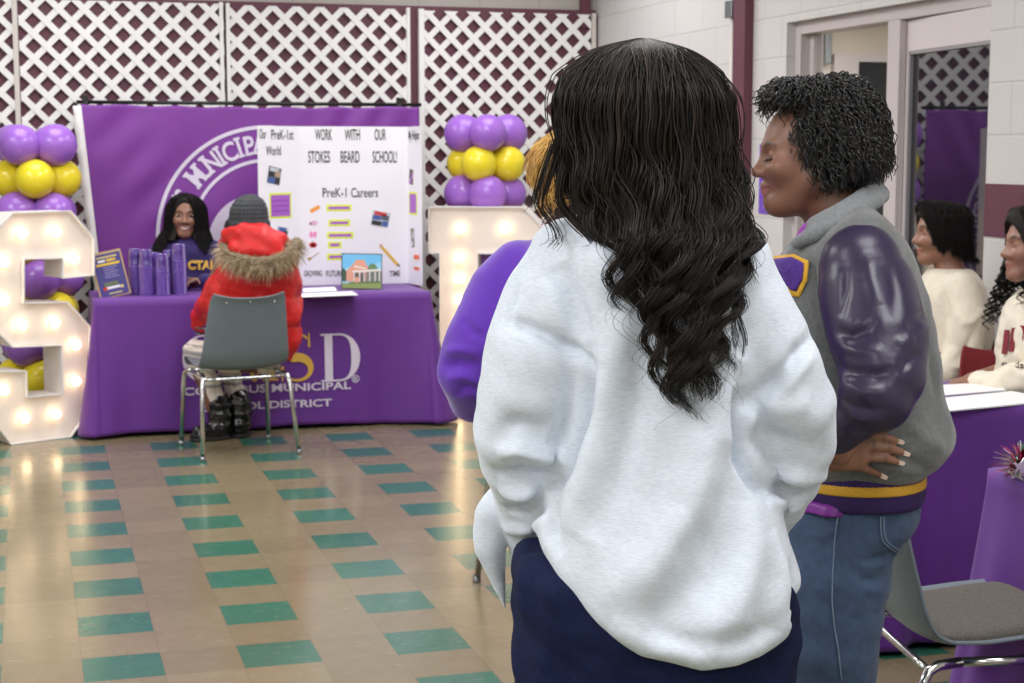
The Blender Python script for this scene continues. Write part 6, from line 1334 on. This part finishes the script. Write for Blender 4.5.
# ================================================================ WOMAN BEHIND THE TABLE
W4 = 9.36
r4, b4, q4 = person_frame(W4, 'smiling person with long black hair seated behind the booth table facing out', 186)
rw4 = lambda py, l, r, d, c=0.: rowp(q4, py, l, r, d, c)
t4 = loft([rw4(236, 176, 202, .06), rw4(241, 160, 220, .09), rw4(250, 152, 230, .12), rw4(265, 150, 233, .13), rw4(285, 154, 230, .135), rw4(320, 156, 228, .14)], 2.4)
al4 = chain([q4(160, 254), q4(152, 276, -.04), q4(160, 283, -.20), q4(186, 283, -.27)], [.06, .062, .055, .04]); ar4 = chain([q4(222, 254), q4(229, 276, -.04), q4(222, 283, -.20), q4(204, 282, -.28)], [.06, .062, .055, .04])
f4 = lambda p: sm(sm(t4(p), al4(p), .03), ar4(p), .03)
garment(r4, 'sweatshirt', f4, (-.36, -.40, .5), (.36, .22, 1.14), .009, mat('deep_navy_purple', srgb(38, 22, 88), .8, noise=.1, nscale=60, sheen=.2), lambda v: lumps(v, .004, 30, 3))
h4 = Head(q4(185.5, 215.5, -.02), (.16, -1, -.02), (.05, 0, 1), s=1.03, smile=1.)
J4 = {'pelvis': q4(190, 345, .02), 'chest': q4(190, 275, .0), 'neck': q4(188, 240, .0), 'sho_l': q4(218, 254), 'sho_r': q4(164, 254), 'elb_l': q4(228, 276, -.04), 'wri_l': q4(206, 280, -.27), 'elb_r': q4(153, 276, -.04), 'wri_r': q4(184, 281, -.26), 'hip_l': q4(206, 352, .0), 'hip_r': q4(174, 352, .0), 'kne_l': q4(208, 350, -.40), 'kne_r': q4(172, 350, -.40)}
for s_ in 'lr': k_ = J4['kne_'+s_]; J4['ank_'+s_] = A(k_[0], k_[1]+.05, .08); J4['toe_'+s_] = A(k_[0], k_[1]-.10, .03)
hn4 = [hand(J4['wri_l'], (-.9, -.2, -.1), (0, -.2, -1), (0, 1, .2), .95, .3), hand(J4['wri_r'], (.9, -.2, .1), (0, -.2, -1), (0, 1, .2), .95, .3)]
make_body(r4, J4, h4, (.26, .125, .08), .0055, hn4, lips=(.30, .10, .10), fat=.9)
h4.eyes(r4, M['eye_white'], M['iris'], (.02, 1, 0))
g = MB(); n = 9
for k in range(n):
    x = -.020+.040*k/(n-1); zc = -.0655+.0045*(abs(x)/.02)**2; yy = .0985-.020*(abs(x)/.02)**2*.5; w_ = .0021; c = [h4.W(x-w_, yy, zc-.0042), h4.W(x+w_, yy, zc-.0042), h4.W(x+w_, yy+.001, zc+.0042), h4.W(x-w_, yy+.001, zc+.0042)]; bk = [h4.W(x-w_, yy-.006, zc-.0042), h4.W(x+w_, yy-.006, zc-.0042), h4.W(x+w_, yy-.006, zc+.0042), h4.W(x-w_, yy-.006, zc+.0042)]
    g.add(c+bk, [(0, 1, 2, 3), (7, 6, 5, 4), (0, 4, 5, 1), (1, 5, 6, 2), (2, 6, 7, 3), (3, 7, 4, 0)])
g.build('teeth', mat('teeth', srgb(236, 232, 226), .25), r4)
hc4 = h4.c; s4 = 1.03
rows4 = [(hc4[2]+.128, hc4[0], hc4[1]+.01, .012, .012), (hc4[2]+.120, hc4[0], hc4[1]+.01, .045, .06), (hc4[2]+.10, hc4[0], hc4[1]+.01, .074, .09), (hc4[2]+.06, hc4[0], hc4[1]+.015, .094, .105), (hc4[2], hc4[0], hc4[1]+.015, .104, .108), (hc4[2]-.08, hc4[0], hc4[1]+.015, .115, .105), (hc4[2]-.14, hc4[0]-.005, hc4[1]-.01, .15, .10), (hc4[2]-.20, hc4[0]-.005, hc4[1]-.03, .175, .12), (hc4[2]-.36, hc4[0], hc4[1]-.04, .175, .14)]
# phi 0 is the front here; leave the face open
def flip(rws, sgn=-1): return rws
rg = np.random.RandomState(21)
ph4 = np.concatenate([rg.uniform(.62, 2.3, 60), rg.uniform(-2.3, -.62, 60), rg.uniform(2.3, 3.98, 30)])
v_, q_ = hair_strands(rows4, ph4, lambda p: hc4[2]-(.19 if 0 < p < 1.6 else .27)+.02*math.sin(5*p), hc4[2]+.128, 40, 26, .004, .16, .0016, .008, .15, 4, inner=(.92, 1.03))
cr4 = lambda p: np.maximum(shrink(rows4, .95, hc4[2]-.2)(p), np.maximum(-(ell(h4.W(0, .09, -.03), (.064, .09, .108))(p)), -(ell(h4.W(0, .12, -.18), (.06, .12, .13))(p)))).astype(np.float32)
cv_, cq_ = sdf_mesh(cr4, hc4-np.array([.25, .25, .25]), hc4+.2, .007)
link('hair', mesh_np('hair', np.concatenate([v_, cv_]), np.concatenate([q_, cq_+len(v_)])), M['hair_soft'], r4)
def wrap_text(txt, root, f, base, px0, px1, pyb, w0, w1, m, off_=.02, hs=1., name='lettering', lift=.004, split=True, slope=0.):
    v, fc_ = text_mesh(txt, 1, off_); k = (px1-px0)/(v[:, 0].max()-v[:, 0].min()); P = [trace(f, px0+(p[0]-v[:, 0].min())*k, pyb-p[1]*k*hs+slope*(p[0]-v[:, 0].min())*k, base, w0, w1, lift)[0] for p in v]
    o = link(name, mesh_np(name, P, fc_, False), m, root); md = o.modifiers.new('t', 'SOLIDIFY'); md.thickness = .002; md.offset = 0; return o
wrap_text('CTAL', r4, f4, b4, 188, 216, 269, 8.7, 9.8, M['gold_print'], .06, 1.05); wrap_text('EAGLE', r4, f4, b4, 190, 213, 277, 8.7, 9.8, M['gold_print'], .03, .5) if False else None
# her chair, hidden behind the table
shell_chair('grey shell chair hidden behind the booth table under the smiling person', tuple(w_of(A(b4[0], W4-.02, 0))), YAW+PI); trousers(r4, J4, mat('dark_trousers', srgb(30, 30, 38), .8))
# ================================================================ SEATED WOMEN IN CREAM BY THE RIGHT WALL
M['cream'] = mat('cream_fleece', srgb(222, 212, 192), .88, noise=.05, nscale=40, bump=.15, bscale=300, sheen=.3)
W6 = 6.1
r6, b6, q6 = person_frame(W6, 'person with a black bob in a cream sweatshirt seated in profile by the wall', 955)
rw6 = lambda py, l, r, d, c=0.: rowp(q6, py, l, r, d, c)
t6 = loft([rw6(268, 930, 972, .07), rw6(276, 924, 978, .14), rw6(290, 918, 984, .17), rw6(310, 914, 990, .18), rw6(340, 912, 990, .18), rw6(370, 910, 982, .175), rw6(410, 912, 978, .17)], 2.3)
al6 = chain([q6(962, 288, -.13), q6(968, 318, -.19), q6(966, 352, -.20), q6(945, 374, -.21), q6(905, 380, -.18)], [.062, .07, .068, .058, .042]); ar6 = chain([q6(960, 288, .15), q6(962, 345, .2), q6(905, 372, .16)], [.062, .066, .042])
f6 = lambda p: sm(sm(t6(p), al6(p), .015), ar6(p), .015)
fo6 = [([trace(f6, x, y, b6, 5.4, 6.7)[0] for x, y in l], a_, w_) for l, a_, w_ in (([(944, 290), (948, 310), (950, 340)], -.008, .012), ([(975, 330), (965, 350), (955, 362)], -.007, .012), ([(984, 310), (972, 322), (960, 324)], .007, .014), ([(980, 356), (966, 366), (950, 368)], .007, .010))]
garment(r6, 'sweatshirt', f6, (-.30, -.34, .55), (.26, .34, 1.16), .0075, M['cream'], lambda v: 1.5*folds(v, fo6)+lumps(v, .003, 30, 6))
h6 = Head(q6(942, 232), (-1, -.05, -.05), s=.98); trq = 1
J6 = {'pelvis': q6(962, 432, .0), 'chest': q6(955, 330), 'neck': q6(950, 276), 'sho_l': q6(960, 290, -.13), 'sho_r': q6(960, 290, .14), 'elb_l': q6(966, 352, -.195), 'wri_l': q6(898, 379, -.17), 'elb_r': q6(962, 345, .2), 'wri_r': q6(900, 372, .15), 'hip_l': q6(966, 430, -.09), 'hip_r': q6(966, 430, .09), 'kne_l': q6(856, 428, -.1), 'kne_r': q6(856, 428, .1)}
for s_ in 'lr': k_ = J6['kne_'+s_]; J6['ank_'+s_] = A(k_[0]+.04, k_[1], .08); J6['toe_'+s_] = A(k_[0]-.11, k_[1], .03)
make_body(r6, J6, h6, (.28, .135, .085), .0055, [hand(J6['wri_l'], (-1, 0, -.1), (0, 0, -1), (0, 1, 0), .9, .3), hand(J6['wri_r'], (-1, 0, -.1), (0, 0, -1), (0, -1, 0), .9, .3)], fat=.9, lips=(.34, .13, .12))
hc6 = h6.c
trousers(r6, J6, mat('blue_jeans_seated', srgb(44, 54, 84), .8))
def sidehair(c, fwd, rws, phis, zend, ztop, core_s, core_z, faceopen, root, m, n=44, per=24, amp=.003, lam=.14, r=.0013, spread=.006, seed=1, **kw):
    """hair built with phi 0 = back, in a frame whose forward is fwd, then turned into place"""
    f = np.array([fwd[0], fwd[1], 0.]); f /= np.linalg.norm(f); R = np.stack([np.array([f[1], -f[0], 0]), f, [0, 0, 1]], 1)
    v, q = hair_strands(rws, phis, zend, ztop, n, per, amp, lam, r, spread, .1, seed, **kw); cf = shrink(rws, core_s, core_z); fo = ell((0, .105, -.045), faceopen); fo2 = ell((0, .13, -.19), (.075, .12, .14)); cv, cq = sdf_mesh(lambda p: np.maximum(cf(p), np.maximum(-fo(p), -fo2(p))).astype(np.float32), (-.22, -.22, core_z-.03), (.22, .22, ztop+.04), .006)
    V_ = np.concatenate([v, cv])@R.T+np.array(c); return link('hair', mesh_np('hair', V_, np.concatenate([q, cq+len(v)])), m, root)
rows6 = [(.118, 0, .03, .008, .01), (.113, 0, .02, .045, .06), (.095, 0, .006, .072, .09), (.06, 0, 0, .09, .103), (.0, 0, -.004, .096, .108), (-.05, 0, -.008, .094, .108), (-.09, 0, -.01, .092, .115), (-.115, 0, -.012, .094, .14), (-.14, 0, -.015, .09, .15)]
rg = np.random.RandomState(31); ph6 = np.concatenate([np.linspace(-2.2, 2.2, 80), rg.uniform(-2.2, 2.2, 50), np.linspace(2.15, 2.6, 16), np.linspace(-2.6, -2.15, 16)])
sidehair(hc6, (-1, -.05), rows6, ph6, lambda p: -.085+.16*min(1, (abs(p)-2.0)/.6) if abs(p) > 2.1 else -.095-.02*math.cos(p)+(.0 if abs(p) < 1.4 else .012), .118, .90, -.08, (.072, .085, .105), r6, M['hair_soft'], seed=3)
M['maroon_plastic'] = mat('maroon_seat', srgb(120, 22, 36), .5)
sc6 = q6(962, 400)+b6
shell_chair('dark red shell chair under the bob-haired person by the wall', tuple(w_of(A(sc6[0]+.0, W6+.02, 0))), YAW+PI, group='dark red shell chairs', m=M['maroon_plastic'])
W7 = 5.45
r7, b7, q7 = person_frame(W7, 'person with long black curls in a cream printed sweatshirt, cut by the right edge', 1050)
rw7 = lambda py, l, r, d, c=0.: rowp(q7, py, l, r, d, c)
t7 = loft([rw7(284, 1030, 1066, .07), rw7(296, 1014, 1082, .13), rw7(315, 1004, 1096, .17), rw7(350, 1000, 1102, .18), rw7(385, 998, 1098, .18), rw7(430, 1000, 1092, .17)], 2.3)
al7 = chain([q7(1052, 310, -.15), q7(1056, 345, -.20), q7(1040, 376, -.20), q7(1000, 384, -.14), q7(978, 383, -.08)], [.065, .07, .062, .05, .036]); ar7 = chain([q7(1048, 310, .14), q7(1045, 360, .19), q7(1000, 380, .12), q7(976, 381, .06)], [.062, .066, .052, .036])
f7 = lambda p: sm(sm(t7(p), al7(p), .015), ar7(p), .015)
garment(r7, 'sweatshirt', f7, (-.34, -.36, .5), (.30, .34, 1.14), .0075, M['cream'], lambda v: lumps(v, .004, 34, 2)+lumps(v, .002, 70, 5))
h7 = Head(q7(1034, 244), (-1, -.12, -.04), s=1.0)
J7 = {'pelvis': q7(1056, 452), 'chest': q7(1048, 350), 'neck': q7(1044, 292), 'sho_l': q7(1052, 312, -.14), 'sho_r': q7(1048, 312, .14), 'elb_l': q7(1046, 374, -.20), 'wri_l': q7(974, 383, -.07), 'elb_r': q7(1045, 360, .19), 'wri_r': q7(972, 380, .05), 'hip_l': q7(1060, 450, -.05), 'hip_r': q7(1060, 450, .12), 'kne_l': q7(942, 446, .0), 'kne_r': q7(942, 446, .18)}
for s_ in 'lr': k_ = J7['kne_'+s_]; J7['ank_'+s_] = A(k_[0]+.04, k_[1], .08); J7['toe_'+s_] = A(k_[0]-.11, k_[1], .03)
make_body(r7, J7, h7, (.27, .13, .085), .006, [hand(J7['wri_l'], (-1, .2, -.1), (0, 0, -1), (0, 1, 0), .85, .3), hand(J7['wri_r'], (-1, -.2, -.1), (0, 0, -1), (0, -1, 0), .85, .3)], fat=.9)
trousers(r7, J7, mat('dark_jeans_seated', srgb(34, 38, 56), .8))
rows7 = [(.128, 0, .03, .008, .01), (.122, 0, .02, .05, .06), (.10, 0, .006, .082, .10), (.06, 0, 0, .104, .118), (.0, 0, -.004, .114, .126), (-.08, 0, .0, .122, .13), (-.16, 0, .02, .135, .14), (-.24, 0, .04, .145, .15), (-.36, 0, .05, .14, .15)]
ph7 = np.concatenate([np.linspace(-2.1, 2.1, 70), rg.uniform(-2.1, 2.1, 40)])
sidehair(h7.c, (-1, -.12), rows7, ph7, lambda p: -.24-.06*math.sin(4*p), .128, .86, -.06, (.080, .10, .12), r7, M['hair_soft'], per=14, amp=.012, lam=.04, r=.0012, spread=.005, seed=5, n=70)
wrap_text('MIZ', r7, f7, b7, 1001, 1030, 352, 4.8, 6.1, mat('maroon_print', srgb(122, 24, 40), .7), .05, 1.1) if False else None
for k, (xa, xb) in enumerate(((1003, 1008), (1010, 1015), (1018, 1023))):
    V_ = []; 
    for i in range(9):
        y = 330+24*i/8-2.2*k; 
        for x in (xa+3*(1-i/8), xb+3*(1-i/8)): V_.append(trace(f7, x, y, b7, 4.8, 6.1, .004)[0])
    o = link('printed_letter', mesh_np('printed_letter', V_, [(2*i, 2*i+1, 2*i+3, 2*i+2) for i in range(8)], False), mat('maroon_print', srgb(122, 30, 44), .7), r7); md = o.modifiers.new('t', 'SOLIDIFY'); md.thickness = .002
wrap_text('oods', r7, f7, b7, 1003, 1024, 366, 4.8, 6.1, mat('dark_print', srgb(84, 64, 60), .7), .0, .8, slope=.15)
shell_chair('dark red shell chair under the curly-haired person at the right edge', tuple(w_of(A(b7[0]-.02, W7+.06, 0))), YAW+PI, group='dark red shell chairs', m=M['maroon_plastic'])
# ================================================================ LIGHT
sc = bpy.context.scene
wd = bpy.data.worlds.new('world'); sc.world = wd; wd.use_nodes = True
wd.node_tree.nodes['Background'].inputs[0].default_value = (.98, .98, 1, 1); wd.node_tree.nodes['Background'].inputs[1].default_value = .12
def area(name, loc, sx, sy, power, col=(.975, .985, 1), rot=(0, 0, 0)):
    l = bpy.data.lights.new(name, 'AREA'); l.shape = 'RECTANGLE'; l.size = sx; l.size_y = sy; l.energy = power; l.color = col
    o = bpy.data.objects.new(name, l); C.objects.link(o); o.location = loc; o.rotation_euler = rot; return o
for i, (x, y, e) in enumerate(((-1.6, -1.2, 1.35), (1.6, -1.2, .85), (-1.6, 1.6, 1.5), (1.6, 1.6, .75), (-1.6, 4.4, 1.2), (1.6, 4.4, .9), (-1.6, 7.2, 1.), (1.6, 7.2, 1.), (.2, 8.9, .55), (2.6, 8.9, .5))):
    area('ceiling_lamp', (x, y, ZC-.03), 1.2, 1.2, 62*e)
area('hall_lamp', (4.9, 7.4, 2.30), .8, 1.4, 55)
vs = sc.view_settings; vs.view_transform = 'Standard'; vs.look = 'None'; vs.gamma = 1; vs.exposure = -.26; vs.use_curve_mapping = False
sc.cycles.max_bounces = 8; sc.cycles.diffuse_bounces = 4; sc.cycles.glossy_bounces = 4; sc.cycles.transparent_max_bounces = 12; sc.cycles.use_denoising = True
sc.cycles.sample_clamp_indirect = 6; sc.cycles.caustics_reflective = False; sc.cycles.caustics_refractive = False
